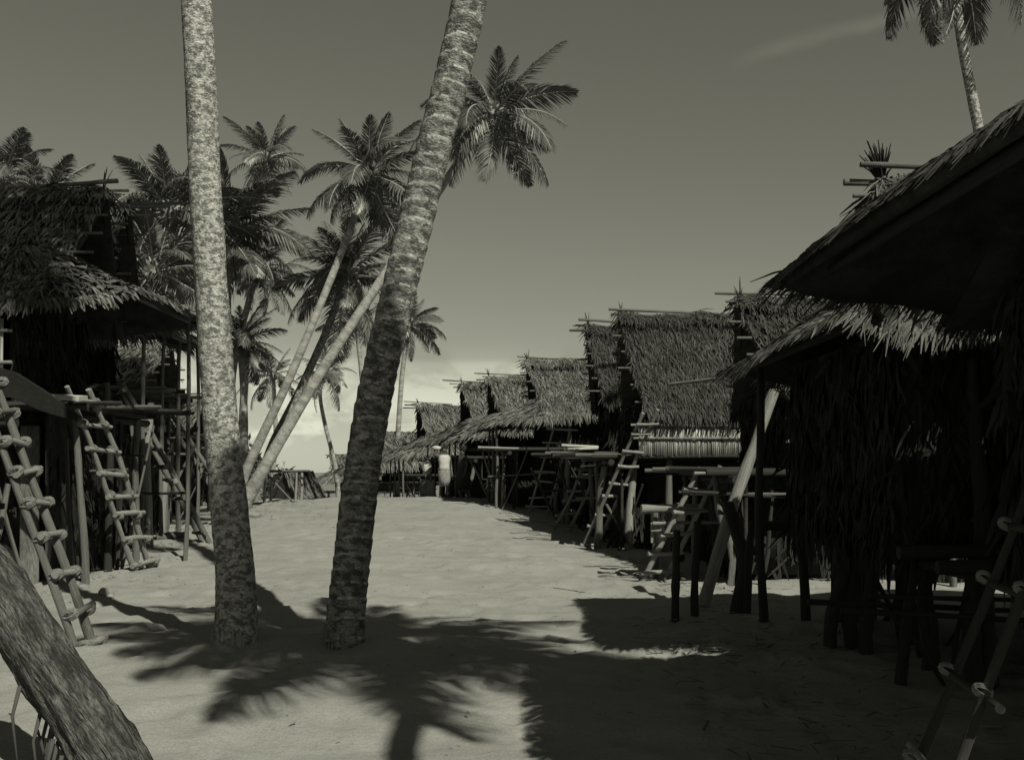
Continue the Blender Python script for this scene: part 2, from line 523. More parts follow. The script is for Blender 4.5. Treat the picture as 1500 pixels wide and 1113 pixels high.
def thatched(name, quad, parent, rs, dens, mk='thatch', rows=None, fringe=0.18, amp=0.045, splay=0.3, lens=(0.28, 0.5), width=(0.018, 0.045), lift=(0.01, 0.06), hang=0.6):
    fn, n = patch(*quad, rs, amp)
    q = [Vector(v) for v in quad]
    area = ((q[1] - q[0]).cross(q[3] - q[0]).length + (q[1] - q[2]).cross(q[3] - q[2]).length) / 2
    V, F = sheet(fn, 10, 8, n)
    o = link(name, mesh_np(name, V, F, M['thatch_base']), parent)
    N = max(60, int(area * dens))
    rows = rows or max(6, int((q[0] - q[3]).length / 0.17))
    V1, F1 = tufts(fn, N, rs, lens, width, lift, rows, fringe, n, splay, hang=hang)
    N2 = int(((q[2] - q[3]).length) * dens ** 0.5 * 6)
    V2, F2 = tufts(fn, N2, rs, lens, width, lift, None, 0.1, n, splay * 0.6, (0.93, 1.0), hang * 1.1)
    V = np.concatenate([V1, V2]); F = np.concatenate([F1, F2 + len(V1)])
    t = link('thatch', mesh_np('thatch', V, F, M[mk]), o)
    tag(t, kind='stuff')
    return o

def reed_wall(name, a, b, z0, z1, parent, rs, mk='reed', w=0.035, back=True, ragged=0.06):
    """standing wall of split canes between plan points a and b"""
    a = np.array(a, float); b = np.array(b, float)
    L = np.linalg.norm(b - a)
    n = max(4, int(L / w))
    d = (b - a) / L; nn = np.array([-d[1], d[0]])
    V, F = [], []
    for i in range(n):
        c = a + d * (i + 0.5) * L / n
        th = rs.uniform(0.006, 0.016); off = rs.uniform(-0.012, 0.012); hw = L / n * 0.46
        lo = z0 - rs.uniform(0, ragged); hi = z1 + rs.uniform(-ragged, ragged)
        k = len(V)
        tl = rs.uniform(-0.01, 0.01)
        for z, sh in ((lo, 0), (hi, tl)):
            for sx, sy in ((-1, -1), (1, -1), (1, 1), (-1, 1)):
                p = c + d * (sx * hw + sh) + nn * (off + sy * th)
                V.append((p[0], p[1], z))
        F += [[k + q for q in f] for f in ((3, 2, 1, 0), (4, 5, 6, 7), (0, 1, 5, 4), (1, 2, 6, 5), (2, 3, 7, 6), (3, 0, 4, 7))]
    if back:
        pass
    o = link(name, mesh_np(name, np.array(V), np.array(F), M[mk]), parent)
    return tag(o, kind='stuff')

def panel(name, a, b, z0, z1, parent, rs, mk='leafwall', dens=90, nrm=None):
    """upright screen of leaf thatch between plan points a and b"""
    A = (a[0], a[1], z1); B = (b[0], b[1], z1); Cc = (b[0], b[1], z0); D = (a[0], a[1], z0)
    An, Bn, Cn, Dn = [np.asarray(q, float) for q in (A, B, Cc, D)]
    if nrm is None:
        e = Bn - An; nrm = np.array([e[1], -e[0], 0]); nrm /= np.linalg.norm(nrm)
    nrm = np.asarray(nrm, float)
    def fn(s, t):
        s = s[:, None]; t = t[:, None]
        return (An * (1 - s) + Bn * s) * (1 - t) + (Dn * (1 - s) + Cn * s) * t
    V, F = sheet(fn, 4, 4, nrm, 0.05)
    o = link(name, mesh_np(name, V, F, M['thatch_base']), parent)
    N = max(40, int(np.linalg.norm(Bn - An) * (z1 - z0) * dens))
    V, F = tufts(fn, N, rs, (0.25, 0.45), (0.02, 0.05), (0.01, 0.05), None, 0.12, nrm, 0.4, hang=0.1)
    t = link('thatch', mesh_np('thatch', V, F, M[mk]), o)
    tag(t, kind='stuff')
    return o

# ------------------------------------------------------------------ houses
def house(x, y, rot, label, L=5.0, w=2.1, ze=2.6, zr=4.3, zf=1.6, prow=0.35, wall_x=0.55, porch=None, deck_x=0.0, dens=150,
          seed=1, near=1, reed=False, mk='thatch', detail=2, ridge_len=0.55, tuft=True, wall_low=0.0, front_wall=True, skirt=True, fl_r=0.035, pmk=None, big_tuft=False, inset=0.42, rows=None, fl_n=None, stubs=0, lift=(0.01, 0.06), hang=0.6, lens=(0.28, 0.5), width=(0.018, 0.045)):
    """stilt house: street end at local x=0, ridge running back along +x, heights above its own ground"""
    rs = np.random.RandomState(seed); rng = random.Random(seed)
    g0 = gz(x, y)
    root = empty('stilt_house', (x, y, g0), rot, label, 'house', 'stilt houses along the sand street')
    ca, sa = math.cos(rot), math.sin(rot)
    def glocal(lx, ly):
        return gz(x + ca * lx - sa * ly, y + sa * lx + ca * ly) - g0
    # ridge is longer than the eaves: the gable leans out over the street
    for s in (-1, 1):
        thatched('roof_slope', [(-prow, 0, zr), (L, 0, zr), (L, s * w, ze), (0.0, s * w, ze)], root, rs, dens, mk, lens=lens, width=width, lift=lift, hang=hang)
    # ridge cap of bent leaves
    def cap(sd):
        A = np.array([-prow, 0, zr + 0.05]); B = np.array([L, 0, zr + 0.05])
        def fn(s, t):
            s = s[:, None]; t = t[:, None]
            return A * (1 - s) + B * s + np.array([0, sd * 0.3, -0.27]) * t + np.array([0, 0, 0.03]) * np.sin(s * 17 + seed) + np.array([0, 0, 0.02]) * np.sin(s * 41)
        return fn
    Vs, Fs = [], []; off = 0
    for sd in (-1, 1):
        V, F = tufts(cap(sd), int(L * dens * 0.55), rs, (0.2, 0.4), width, (0.01, 0.07), None, 0, (0, sd * 0.5, 0.86), 0.5, (0, 0.6))
        Vs.append(V); Fs.append(F + off); off += len(V)
    tag(link('ridge_cap', mesh_np('ridge_cap', np.concatenate(Vs), np.concatenate(Fs), M[mk]), root), kind='stuff')
    # ridge poles and ties sticking out at the gable peak
    for k in range(3 if detail > 0 else 1):
        e = rng.uniform(0.2, 1.0) * ridge_len
        pole('ridge_pole', (-prow - e, rng.uniform(-0.12, 0.12), zr - 0.12 + 0.13 * k + rng.uniform(-.03, .03)), (1.2, rng.uniform(-0.1, 0.1), zr - 0.12 + 0.09 * k), rng.uniform(0.02, 0.036), rng.choice(['wood', 'wood', 'wood_pale']), root, rng.randrange(0, 3), rng)
    if tuft:
        V, F = [], []
        for k in range(60 if big_tuft else 5):
            a = rng.uniform(0, 6.28); s = rng.uniform(0.02, 0.16 if big_tuft else 0.1)
            p0 = Vector((-prow + 0.08, 0, zr - 0.02)); p1 = p0 + Vector((s * math.cos(a) - 0.05, s * math.sin(a) * 0.7, rng.uniform(0.15, 0.38)))
            tube([p0, (p0 + p1) / 2 + Vector((0, 0, 0.03)), p1], [0.012, 0.009, 0.004], 4, V, F)
        tag(link('ridge_tuft', mesh_py('ridge_tuft', V, F, M['leafwall']), root), kind='stuff')
    # purlins along the rakes
    if detail > 1:
        for s in (-1, 1):
            for k in range(1, 6):
                f = k / 6.0
                xx = -prow * (1 - f)
                pole('purlin', (xx - rng.uniform(0.06, 0.28), s * w * f, zr + (ze - zr) * f - 0.10), (1.6, s * w * f, zr + (ze - zr) * f - 0.10), 0.022, 'wood', root, 0, rng)
            pole('rafter', (-prow + 0.1, s * 0.03, zr - 0.12), (0.12, s * (w - 0.05), ze - 0.08), 0.035, 'wood_dark', root, 1, rng)
    # gable screen set back under the prow
    zg = ze + 0.1
    gx_ = max(wall_x, 0.4)
    V = np.array([(gx_ - 0.2, 0, zr - 0.12), (gx_, -w * 0.93, zg), (gx_, w * 0.93, zg), (gx_ - 0.14, 0, zr - 0.12), (gx_ + 0.06, -w * 0.93, zg), (gx_ + 0.06, w * 0.93, zg)])
    F = [[0, 1, 2], [5, 4, 3], [0, 3, 4, 1], [1, 4, 5, 2], [2, 5, 3, 0]]
    link('gable_screen', mesh_py('gable_screen', V, F, M['thatch_base']), root)
    if porch:
        pd, zp, pw = porch['pd'], porch['ze'], porch.get('w', w)
        zt = porch.get('zt', ze + 0.75)
        a = max(0.25, w * (zr - zt) / (zr - ze))
        po = thatched('porch_roof', [(0.25, -a, zt), (0.25, a, zt), (-pd, pw, zp), (-pd, -pw, zp)], root, rs, dens * porch.get('dens', 1.0), porch.get('mk', mk), lens=lens, width=width, lift=lift, hang=hang)
        for s in (-1, 1):
            thatched('porch_cheek', [(0.25, s * a, zt), (0.6, s * a * 1.02, zt), (0.6, s * (w + 0.02), ze - 0.02), (-pd, s * pw, zp)], root, rs, dens, mk, lens=lens, width=width, lift=lift, hang=hang)
        for ly in (porch['py'] if 'py' in porch else np.linspace(-pw + 0.25, pw - 0.25, porch.get('n', 3))):
            zt0 = zp - 0.05
            pole('porch_post', (-pd + 0.3 + rng.uniform(-.05, .05), ly, glocal(-pd + 0.3, ly) - 0.3), (-pd + 0.28, ly + rng.uniform(-.1, .1), zt0 + 0.1), rng.uniform(0.035, 0.05), pmk or 'wood', root, rng.randrange(2, 6), rng)
        pole('eave_beam', (-pd + 0.27, -pw - 0.1, zp + 0.02), (-pd + 0.27, pw + 0.15, zp + 0.02), 0.04, pmk or 'wood', root, 1, rng)
    # floor: deck, joists and a fringe of floor poles running out to the street
    V, F = [], []
    box_py((deck_x + 0.1, -w + max(0.22, inset - 0.25), zf - 0.08), (L - 0.2, w - max(0.22, inset - 0.25), zf - 0.02), V, F)
    link('deck', mesh_py('deck', V, F, M['wood_dark']), root)
    nfl = fl_n if fl_n is not None else 14 if detail > 1 else 8 if detail else 4
    for k in range(nfl):
        ly = -w + 0.2 + (2 * w - 0.4) * (k + 0.5) / nfl + rng.uniform(-0.05, 0.05)
        pole('floor_pole', (deck_x - rng.uniform(0.05, 0.75), ly, zf + rng.uniform(-0.01, 0.03)), (wall_x + 0.5, ly + rng.uniform(-0.06, 0.06), zf + 0.01), fl_r * rng.uniform(0.7, 1.25), pmk or rng.choice(['wood', 'wood', 'wood_dark', 'wood_dark']), root, rng.randrange(0, 3), rng)
    for lx in (deck_x + 0.25, (deck_x + L) / 2, L - 0.6):
        pole('floor_beam', (lx, -w - 0.15 - rng.uniform(0, .2), zf - 0.13), (lx, w + 0.1 + rng.uniform(0, .3), zf - 0.13), 0.055, 'wood_dark', root, 2, rng)
    for s in (-1, 1):
        pole('floor_sill', (deck_x - rng.uniform(0.0, 0.3), s * (w - 0.16), zf - 0.03), (L, s * (w - 0.16), zf - 0.03), 0.05, 'wood_dark', root, rng.randrange(1, 4), rng)
    # posts
    for lx in ([deck_x + 0.15, wall_x + 0.6, (L + wall_x) / 2, L - 0.5] if detail else [deck_x + 0.2, L - 0.6]):
        for ly in (-w + max(0.3, inset), 0.0, w - max(0.3, inset)):
            if detail == 0 and ly == 0: continue
            jx, jy = rng.uniform(-.12, .12), rng.uniform(-.12, .12)
            top = zf - 0.1 if lx < wall_x or ly == 0 else ze
            pole('post', (lx + jx, ly + jy, glocal(lx, ly) - 0.35), (lx + rng.uniform(-.06, .06), ly, top), rng.uniform(0.045, 0.075), pmk or rng.choice(['wood', 'wood', 'wood_dark']), root, rng.randrange(2, 7), rng)
    if detail > 0:
        for k in range(9 if detail > 1 else 5):
            ly = rng.uniform(-w + 0.1, w - 0.1); lx = deck_x + rng.uniform(-0.1, 1.1)
            tx = lx + rng.uniform(-0.9, 0.9); ty = ly + rng.uniform(-0.6, 0.6)
            pole('brace', (lx, ly, glocal(lx, ly) - 0.1), (tx, ty, zf * rng.uniform(0.55, 0.97)), rng.uniform(0.015, 0.036), pmk or rng.choice(['wood', 'wood_dark', 'wood_dark']), root, rng.randrange(2, 7), rng)
        for k in range(3):
            ly = rng.uniform(-w, 0.2); zz = zf * rng.uniform(0.45, 0.9)
            pole('tie_pole', (deck_x - rng.uniform(0.1, 0.5), ly, zz), (deck_x + 1.3, ly + rng.uniform(-.3, .3), zz + rng.uniform(-.1, .1)), rng.uniform(0.018, 0.03), pmk or rng.choice(['wood', 'wood_dark']), root, rng.randrange(1, 4), rng)
    for k in range(stubs):
        lx, ly = (deck_x + 0.1 + rng.uniform(0, 0.5), rng.uniform(-w + 0.4, w - 0.4)) if k % 2 else (rng.uniform(deck_x + 0.2, L * 0.6), rng.choice([-1, -1, 1]) * (w - 0.5) + rng.uniform(-.1, .1))
        pole('stilt', (lx, ly, glocal(lx, ly) - 0.3), (lx + rng.uniform(-.12, .12), ly + rng.uniform(-.1, .1), zf - 0.05), rng.uniform(0.05, 0.085), pmk or 'wood', root, rng.randrange(2, 6), rng)
    # walls
    zw0 = zf + wall_low
    yw = w - inset
    yr = w - 0.10
    if front_wall:
        panel('front_wall', (wall_x, yw), (wall_x, -yw), zw0, ze + 0.25, root, rs, dens=dens * 0.35, nrm=(-1, 0, 0))
    for s in (-1, 1):
        if reed and s == -near * 1:
            reed_wall('reed_wall', (wall_x, s * yr), (L - 0.3, s * yr), zf + 0.02, ze - 0.14, root, rs)
            for zz in (0.42, 0.75):
                pole('wall_batten', (wall_x - 0.15, s * (yr + 0.05), zf + zz * (ze - zf)), (L - 0.3, s * (yr + 0.05), zf + zz * (ze - zf) + rng.uniform(-.04, .04)), 0.022, 'wood_pale', root, 1, rng)
        else:
            panel('side_wall', (wall_x, s * yw), (L - 0.3, s * yw), zw0, ze + 0.15, root, rs, dens=dens * 0.35, nrm=(0, s, 0))
    panel('back_wall', (L - 0.3, -yw), (L - 0.3, yw), zw0, ze + 0.9, root, rs, dens=20, nrm=(1, 0, 0))
    if skirt:   # dark panels added to stand for deep shade in the open space below
        ux = deck_x + 0.45
        panel('shade_panel', (ux, -w + 0.2), (ux, w - 0.2), glocal(ux, 0) + 0.1, zf - 0.1, root, rs, dens=40, nrm=(-1, 0, 0))
        panel('shade_panel', (ux + 0.1, -near * (w - 0.9)), (L - 0.5, -near * (w - 0.9)), glocal(ux + 1, -near * w) + 0.12, zf - 0.1, root, rs, dens=40, nrm=(0, -near, 0))
    return root

def ladder(foot, top, side, nr, r=0.045, label='', mk='wood', lash=True, seed=1, rungs=(0.06, 0.95), over=0.12, rr=None, group='pole ladders up to the house decks', cr=(2, 5)):
    """two rails with lashed rungs; side = vector from one rail to the other"""
    rng = random.Random(seed)
    foot = Vector(foot); top = Vector(top); side = Vector(side)
    root = empty('ladder', foot, 0, label, 'ladder', group)
    d = top - foot
    pole('rail', (0, 0, -0.12), d, r, mk, root, rng.randrange(*cr), rng)
    pole('rail', side + Vector((rng.uniform(-.05, .05), 0, -0.12)), side * rng.uniform(0.85, 1.0) + d * rng.uniform(0.96, 1.04), r, mk, root, rng.randrange(*cr), rng)
    su = side.normalized()
    for k in range(nr):
        t = rungs[0] + (rungs[1] - rungs[0]) * (k + rng.uniform(-0.18, 0.18)) / max(1, nr - 1)
        p = d * t + d.cross(su).normalized() * r * 1.4 * (1 if d.cross(su).y < 0 else -1)
        a = p - su * (over * rng.uniform(0.6, 1.4)) + Vector((0, 0, rng.uniform(-.04, .04)))
        b = p + side + su * (over * rng.uniform(0.6, 1.4)) + Vector((0, 0, rng.uniform(-.04, .04)))
        ru = pole('rung', a, b, (rr or r * 0.8) * rng.uniform(0.85, 1.15), mk if rng.random() < .7 else 'wood_pale', root, rng.randrange(0, 3), rng)
        if lash:
            for q in (d * t, d * t + side):
                V, F = [], []
                e1 = d.normalized(); e2 = su.cross(e1).normalized()
                sg = 1 if (p - d * t).dot(e2) > 0 else -1
                for w in range(6):
                    dg = (su + e1 * (1 if w % 2 else -1)).normalized()
                    nn = dg.cross(e2)
                    pts = []
                    for j in range(13):
                        an = 2 * math.pi * j / 12
                        pts.append(q + e2 * sg * r * 0.62 + e2 * math.cos(an) * r * 1.75 + dg * math.sin(an) * r * 1.18 + nn * (w // 2 - 1) * r * 0.42)
                    tube(pts, [r * rng.uniform(0.13, 0.2)] * 13, 5, V, F, cap=False)
                link('lashing', mesh_py('lashing', V, F, M['fibre'], True), root)
    return root

# ------------------------------------------------------------------ palms
def make_frond(droop, length=1.0, seed=0, pairs=62, bend0=0.0, mk='leaf'):
    """frond along +x, unit length, arching down by `droop` radians from base to tip"""
    rng = random.Random(seed)
    n = 15
    pts = []
    p = Vector((0, 0, 0)); a = bend0
    for i in range(n):
        pts.append(p.copy())
        t = i / (n - 1)
        a = bend0 - droop * (t ** 1.35)
        p = p + Vector((math.cos(a), 0.03 * math.sin(4 * t + seed), math.sin(a))) / (n - 1)
    V, F = tube(pts, [0.017 * (1 - t / n) + 0.003 for t in range(n)], 5)
    V = [tuple(v) for v in V]
    nr = len(F); Fq = F; mi = [1] * nr
    leaf_f = []
    for k in range(pairs):
        t = 0.13 + 0.87 * (k + 0.5) / pairs
        u = t * (n - 1); i = min(int(u), n - 2); fr = u - i
        c = pts[i].lerp(pts[i + 1], fr)
        d = (pts[i + 1] - pts[i]).normalized()
        up = Vector((-d.z, 0, d.x))
        ll = 0.27 * math.sin(math.pi * min(1, (t * 0.86 + 0.16))) ** 0.7 + 0.03
        for sd in (-1, 1):
            if rng.random() < 0.04: continue
            l = ll * rng.uniform(0.8, 1.1)
            fwd = 0.45 + 0.55 * t + rng.uniform(-.12, .12)
            out = (Vector((0, sd, 0)) * math.cos(fwd) + d * math.sin(fwd) + up * (0.18 - 0.1 * t)).normalized()
            g = Vector((0, 0, -1))
            m1 = c + out * l * 0.5 + g * l * rng.uniform(0.05, 0.13)
            m2 = c + out * l * 0.90 + g * l * rng.uniform(0.3, 0.55)
            wv = (d - out * d.dot(out)).normalized() * 0.0078
            b0 = len(V)
            V += [tuple(c - wv * .7), tuple(c + wv * .7), tuple(m1 - wv), tuple(m1 + wv), tuple(m2 - wv * .15), tuple(m2 + wv * .15)]
            leaf_f += [[b0, b0 + 1, b0 + 3, b0 + 2], [b0 + 2, b0 + 3, b0 + 5, b0 + 4]]
    me = mesh_py('frond', V, Fq + leaf_f, [M[mk], M['rachis']])
    me.polygons.foreach_set('material_index', mi + [0] * len(leaf_f))
    me.polygons.foreach_set('use_smooth', [True] * nr + [False] * len(leaf_f))
    return me

FR = [make_frond(dr, seed=i, bend0=b0) for i, (dr, b0) in enumerate([(0.5, 0.0), (0.75, 0.05), (1.0, 0.1), (1.25, 0.15), (1.5, 0.2), (0.35, 0.0)])]
FR_OLD = [make_frond(dr, seed=40 + i, bend0=0, pairs=36, mk='leaf_old') for i, dr in enumerate([0.6, 0.9])]
def ico(r, sub=1):
    bm = bmesh.new(); bmesh.ops.create_icosphere(bm, subdivisions=sub, radius=r)
    return bm
bm = ico(1.0, 2)
for v in bm.verts: v.co.z *= 1.18
NUT = bpy.data.meshes.new('coconut'); bm.to_mesh(NUT); bm.free(); NUT.materials.append(M['coconut'])
for p in NUT.polygons: p.use_smooth = True

def palm(ctrl, r0, r1, flen, label, nf=22, seed=1, bark='bark_far', nseg=10, nring=30, nuts=6, ring=0.03, crown=True, bulge=0.25, low=-0.75, lump=0.05, ringd=0.16, fissure=0.0, roots=0, scars=False, group='coconut palms'):
    rng = random.Random(seed)
    base = Vector(ctrl[0])
    root = empty('coconut_palm', base, 0, label, 'palm tree', group)
    pts = spline([Vector(c) - base for c in ctrl], nring)
    cum = [0]
    for i in range(1, nring): cum.append(cum[-1] + (pts[i] - pts[i - 1]).length)
    tot = cum[-1]
    rad = [(r0 + (r1 - r0) * (c / tot) ** 0.8) * (1 + bulge * math.exp(-c / 0.7)) for c in cum]
    off = rng.uniform(0, 50)
    def rf(i, a, p):
        c = cum[i]
        wob = 0.6 * math.sin(a + off) + 0.3 * math.sin(2 * a + 1.7 * off)
        ph = ((c + 0.05 * wob + 0.03 * math.sin(c * 7)) / ringd) % 1.0
        sc_ = ring * (ph if ph < 0.85 else (1 - ph) / 0.15 * 0.85)
        nz = mnoise.noise(Vector((math.cos(a) * 2.2 + off, math.sin(a) * 2.2, c * 3.0)))
        nz2 = mnoise.noise(Vector((math.cos(a) * 6 + off, math.sin(a) * 6, c * 11.0)))
        fz = fissure * mnoise.noise(Vector((math.cos(a) * 9 + off, math.sin(a) * 9, c * 1.6))) + fissure * 0.6 * mnoise.noise(Vector((math.cos(a) * 20, math.sin(a) * 20 + off, c * 4.0))) if fissure else 0.0
        return 1 + sc_ + lump * nz + lump * 0.5 * nz2 + fz
    V, F = tube(pts, rad, nseg, rfun=rf)
    tme = mesh_py('trunk', V, F, [M[bark], M['ring_scar']] if scars else M[bark], True)
    co = np.array([(math.cos(2 * math.pi * k / nseg) * rad[i], math.sin(2 * math.pi * k / nseg) * rad[i], cum[i]) for i in range(nring) for k in range(nseg)], dtype=np.float32)
    at_ = tme.attributes.new('bark', 'FLOAT_VECTOR', 'POINT'); at_.data.foreach_set('vector', co.ravel())
    if scars:
        mi = []
        for i in range(nring - 1):
            for k in range(nseg):
                a = 2 * math.pi * (k + 0.5) / nseg; c = (cum[i] + cum[i + 1]) / 2
                wob = 0.6 * math.sin(a + off) + 0.3 * math.sin(2 * a + 1.7 * off)
                u_ = (c + 0.05 * wob + 0.03 * math.sin(c * 7)) / ringd
                ph = u_ % 1.0
                brk = mnoise.noise(Vector((math.cos(a) * 2.5, math.sin(a) * 2.5, math.floor(u_) * 3.7)))
                mi.append(1 if ph > 0.84 and brk > -0.12 else 0)
        tme.polygons.foreach_set('material_index', mi + [0, 0])
    link('trunk', tme, root)
    if roots:
        V, F = [], []
        for k in range(roots):
            a = rng.uniform(0, 6.28); e = rng.uniform(0.04, 0.16)
            d0 = Vector((math.cos(a), math.sin(a), 0)); rb = rad[0] * 0.92
            tube([d0 * rb * 0.9 + Vector((0, 0, 0.15 + rng.uniform(0.08, 0.24))), d0 * rb * 1.04 + Vector((0, 0, 0.17)), d0 * (rb + e) + Vector((0, 0, 0.10))], [0.012, 0.014, 0.008], 5, V, F)
        link('roots', mesh_py('roots', V, F, M[bark], True), root)
    if not crown: return root
    top = pts[-1]
    ax = (pts[-1] - pts[-2]).normalized()
    Vh, Fh = tube([top - ax * 0.3, top, top + ax * 0.25, top + ax * 0.6], [r1 * 1.0, r1 * 1.5, r1 * 1.2, 0.03], 8)
    cr = link('crown', mesh_py('crown', [Vector(v) - top for v in Vh], Fh, M['leaf_old'], True), root)
    cr.location = top
    for k in range(nf):
        f = (k + 0.5) / nf                        # 0 = youngest, upright; 1 = oldest, hanging
        az = k * 2.39996 + rng.uniform(-.25, .25)
        el = 1.35 - (1.35 - low) * f ** 0.85 + rng.uniform(-.12, .12)
        mi = 5 if f < 0.12 else rng.choice([0, 1]) if f < 0.35 else rng.choice([1, 2, 3]) if f < 0.75 else rng.choice([0, 1, 2])
        me = FR[mi]
        if f > 0.82 and rng.random() < 0.5: me = rng.choice(FR_OLD); el -= 0.3
        o = link('frond', me, cr)
        o.rotation_euler = (rng.uniform(-.6, .6), -el, az)
        s = flen * rng.uniform(0.72, 1.12) * (0.8 if f < 0.12 else 1)
        o.scale = (s, s * rng.uniform(0.75, 1.1), s * rng.uniform(0.8, 1.25))
        o.location = Vector((math.cos(az), math.sin(az), 0)) * r1 * 0.7 + ax * (0.25 * (1 - f))
    for k in range(nuts):
        o = link('coconut', NUT, cr)
        a = rng.uniform(0, 6.28); s = rng.uniform(0.085, 0.115)
        o.scale = (s, s, s)
        o.location = Vector((math.cos(a) * (r1 + 0.13), math.sin(a) * (r1 + 0.13), rng.uniform(-0.45, -0.1)))
    return root




def gp(px, py):
    """the point of the ground seen at (px, py)"""
    for Yq in np.arange(4.0, 60.0, 0.02):
        p = at(px, py, Yq)
        if p.z <= gz(p.x, Yq):
            return Vector((p.x, Yq, gz(p.x, Yq)))
    return at(px, py, 60)

# ================================================================== RIGHT-HAND ROW
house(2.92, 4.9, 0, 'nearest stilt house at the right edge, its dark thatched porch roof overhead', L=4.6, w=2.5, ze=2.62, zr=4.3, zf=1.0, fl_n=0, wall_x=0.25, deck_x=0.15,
      porch=dict(pd=1.2, ze=2.84, w=2.1, zt=3.84, py=[-1.7], mk='thatch_old', dens=1.3), dens=800, seed=11, mk='thatch_old', tuft=False, ridge_len=0.05, detail=1, prow=0.05, pmk='wood_dark', skirt=False, lift=(0.004, 0.032), hang=0.45, lens=(0.12, 0.3), width=(0.008, 0.02))  # near-black timbers put the deep shade under this roof into the colour
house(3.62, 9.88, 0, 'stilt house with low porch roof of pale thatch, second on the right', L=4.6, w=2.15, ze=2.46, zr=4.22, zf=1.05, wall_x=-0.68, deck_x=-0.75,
      porch=dict(pd=1.25, ze=2.72, w=2.08, zt=3.8, py=[1.8], dens=1.3), dens=800, seed=12, mk='thatch_mid', big_tuft=True, inset=0.56, fl_n=0, stubs=13, ridge_len=0.3, pmk='wood_dark', skirt=False, lift=(0.004, 0.035), hang=0.5, lens=(0.13, 0.32), width=(0.008, 0.022))  # posts and beams coloured near black in place of porch shade
house(3.8, 16.9, 0, 'stilt house half hidden behind the pale porch roof, third on the right', L=4.5, w=2.0, ze=2.55, zr=4.25, zf=1.62, wall_x=0.1, deck_x=-1.05, dens=550, lens=(0.14, 0.34), width=(0.010, 0.026), seed=13, reed=True, ridge_len=0.35, mk='thatch_old')
house(2.45, 22.0, 0, 'tall steep-roofed stilt house with pale cane wall, fourth on the right', L=4.4, w=2.0, ze=2.52, zr=4.62, zf=1.78, wall_x=-0.12, deck_x=-0.9, dens=700, lens=(0.14, 0.34), width=(0.010, 0.024), seed=14, reed=True, prow=0.32, mk='thatch_old', ridge_len=0.2)
house(2.05, 26.4, 0, 'narrow-looking stilt house with bristling dark gable, fifth on the right', L=4.2, w=1.95, ze=2.95, zr=4.85, zf=1.75, wall_x=0.2, deck_x=-0.9, dens=480, lens=(0.16, 0.36), width=(0.012, 0.028), seed=15, ridge_len=0.4, prow=0.28, mk='thatch_old')
house(0.72, 31.2, R(4), 'stilt house with broad sunlit porch roof behind the leaning ladder, sixth on the right', L=5.0, w=2.1, ze=2.55, zr=4.25, zf=1.7, wall_x=0.1, deck_x=-1.2,
      porch=dict(pd=1.55, ze=2.35, zt=3.25, n=3), dens=460, seed=16, ridge_len=0.25, lens=(0.16, 0.36), width=(0.014, 0.034))
house(-0.5, 36.6, R(8), 'stilt house behind the standing woman, seventh on the right', L=4.6, w=2.0, ze=2.4, zr=4.2, zf=1.5, wall_x=0.1, deck_x=-1.2,
      porch=dict(pd=1.7, ze=2.15, zt=3.1, n=3), dens=260, seed=17, detail=1, lens=(0.22, 0.45), width=(0.02, 0.045))
house(-1.62, 41.2, R(12), 'stilt house with a single ridge pole above lower roofs, eighth on the right', L=4.6, w=2.0, ze=2.5, zr=4.4, zf=1.5, wall_x=0.1, deck_x=-1.0,
      porch=dict(pd=1.6, ze=2.2, zt=3.2, n=3), dens=220, seed=18, detail=1, lens=(0.22, 0.45), width=(0.02, 0.05), ridge_len=0.7)
house(-3.8, 47.5, R(14), 'long low-eaved stilt house just right of the leaning palm trunk', L=6.5, w=2.2, ze=2.1, zr=4.1, zf=1.1, wall_x=0.6, deck_x=-0.9,
      porch=dict(pd=1.5, ze=1.9, zt=2.9, n=4), dens=190, seed=19, detail=1, lens=(0.25, 0.5), width=(0.025, 0.055), skirt=False, ridge_len=0.8)
house(-7.0, 56, R(16), 'far stilt house with plain ridge seen past the leaning trunk', L=7.0, w=2.2, ze=1.9, zr=3.55, zf=1.0, wall_x=0.6, deck_x=-0.6,
      porch=dict(pd=1.4, ze=1.7, zt=2.6, n=3), dens=80, seed=20, detail=0, lens=(0.35, 0.7), width=(0.04, 0.08), skirt=False)
house(-11.7, 72, R(10), 'farthest small house with upright gable and spreading porch roof by the sea', L=6.0, w=2.1, ze=1.9, zr=3.35, zf=0.9, wall_x=0.4, deck_x=-0.6,
      porch=dict(pd=2.0, ze=1.35, zt=2.5, n=3), dens=60, seed=21, detail=0, lens=(0.35, 0.7), width=(0.05, 0.1), skirt=False)

# ================================================================== LEFT-HAND ROW
PI = math.pi
house(-6.45, 16.5, PI, 'tall stilt house with lit porch thatch, at the left edge', L=4.6, w=1.7, ze=3.75, zr=5.75, zf=2.45, wall_x=0.5, deck_x=-0.55,
      porch=dict(pd=1.42, ze=3.95, zt=4.72, py=[-1.3], w=1.6), dens=400, seed=31, near=-1, reed=True, ridge_len=0.35, lift=(0.01, 0.07), lens=(0.12, 0.28), width=(0.014, 0.045))
house(-7.85, 21.5, PI, 'second tall stilt house on the left, with many pale posts', L=4.8, w=1.9, ze=4.35, zr=6.5, zf=2.85, wall_x=0.5, deck_x=-0.8,
      porch=dict(pd=1.45, ze=3.95, zt=4.95, n=4), dens=300, lens=(0.18, 0.4), width=(0.016, 0.045), seed=32, near=-1, ridge_len=1.3)
house(-8.6, 26.6, PI, 'third stilt house on the left, glimpsed behind the pale palm trunk', L=4.6, w=2.0, ze=2.9, zr=4.2, zf=2.0, wall_x=0.3, deck_x=-0.9, dens=150, seed=33, near=-1, detail=2)
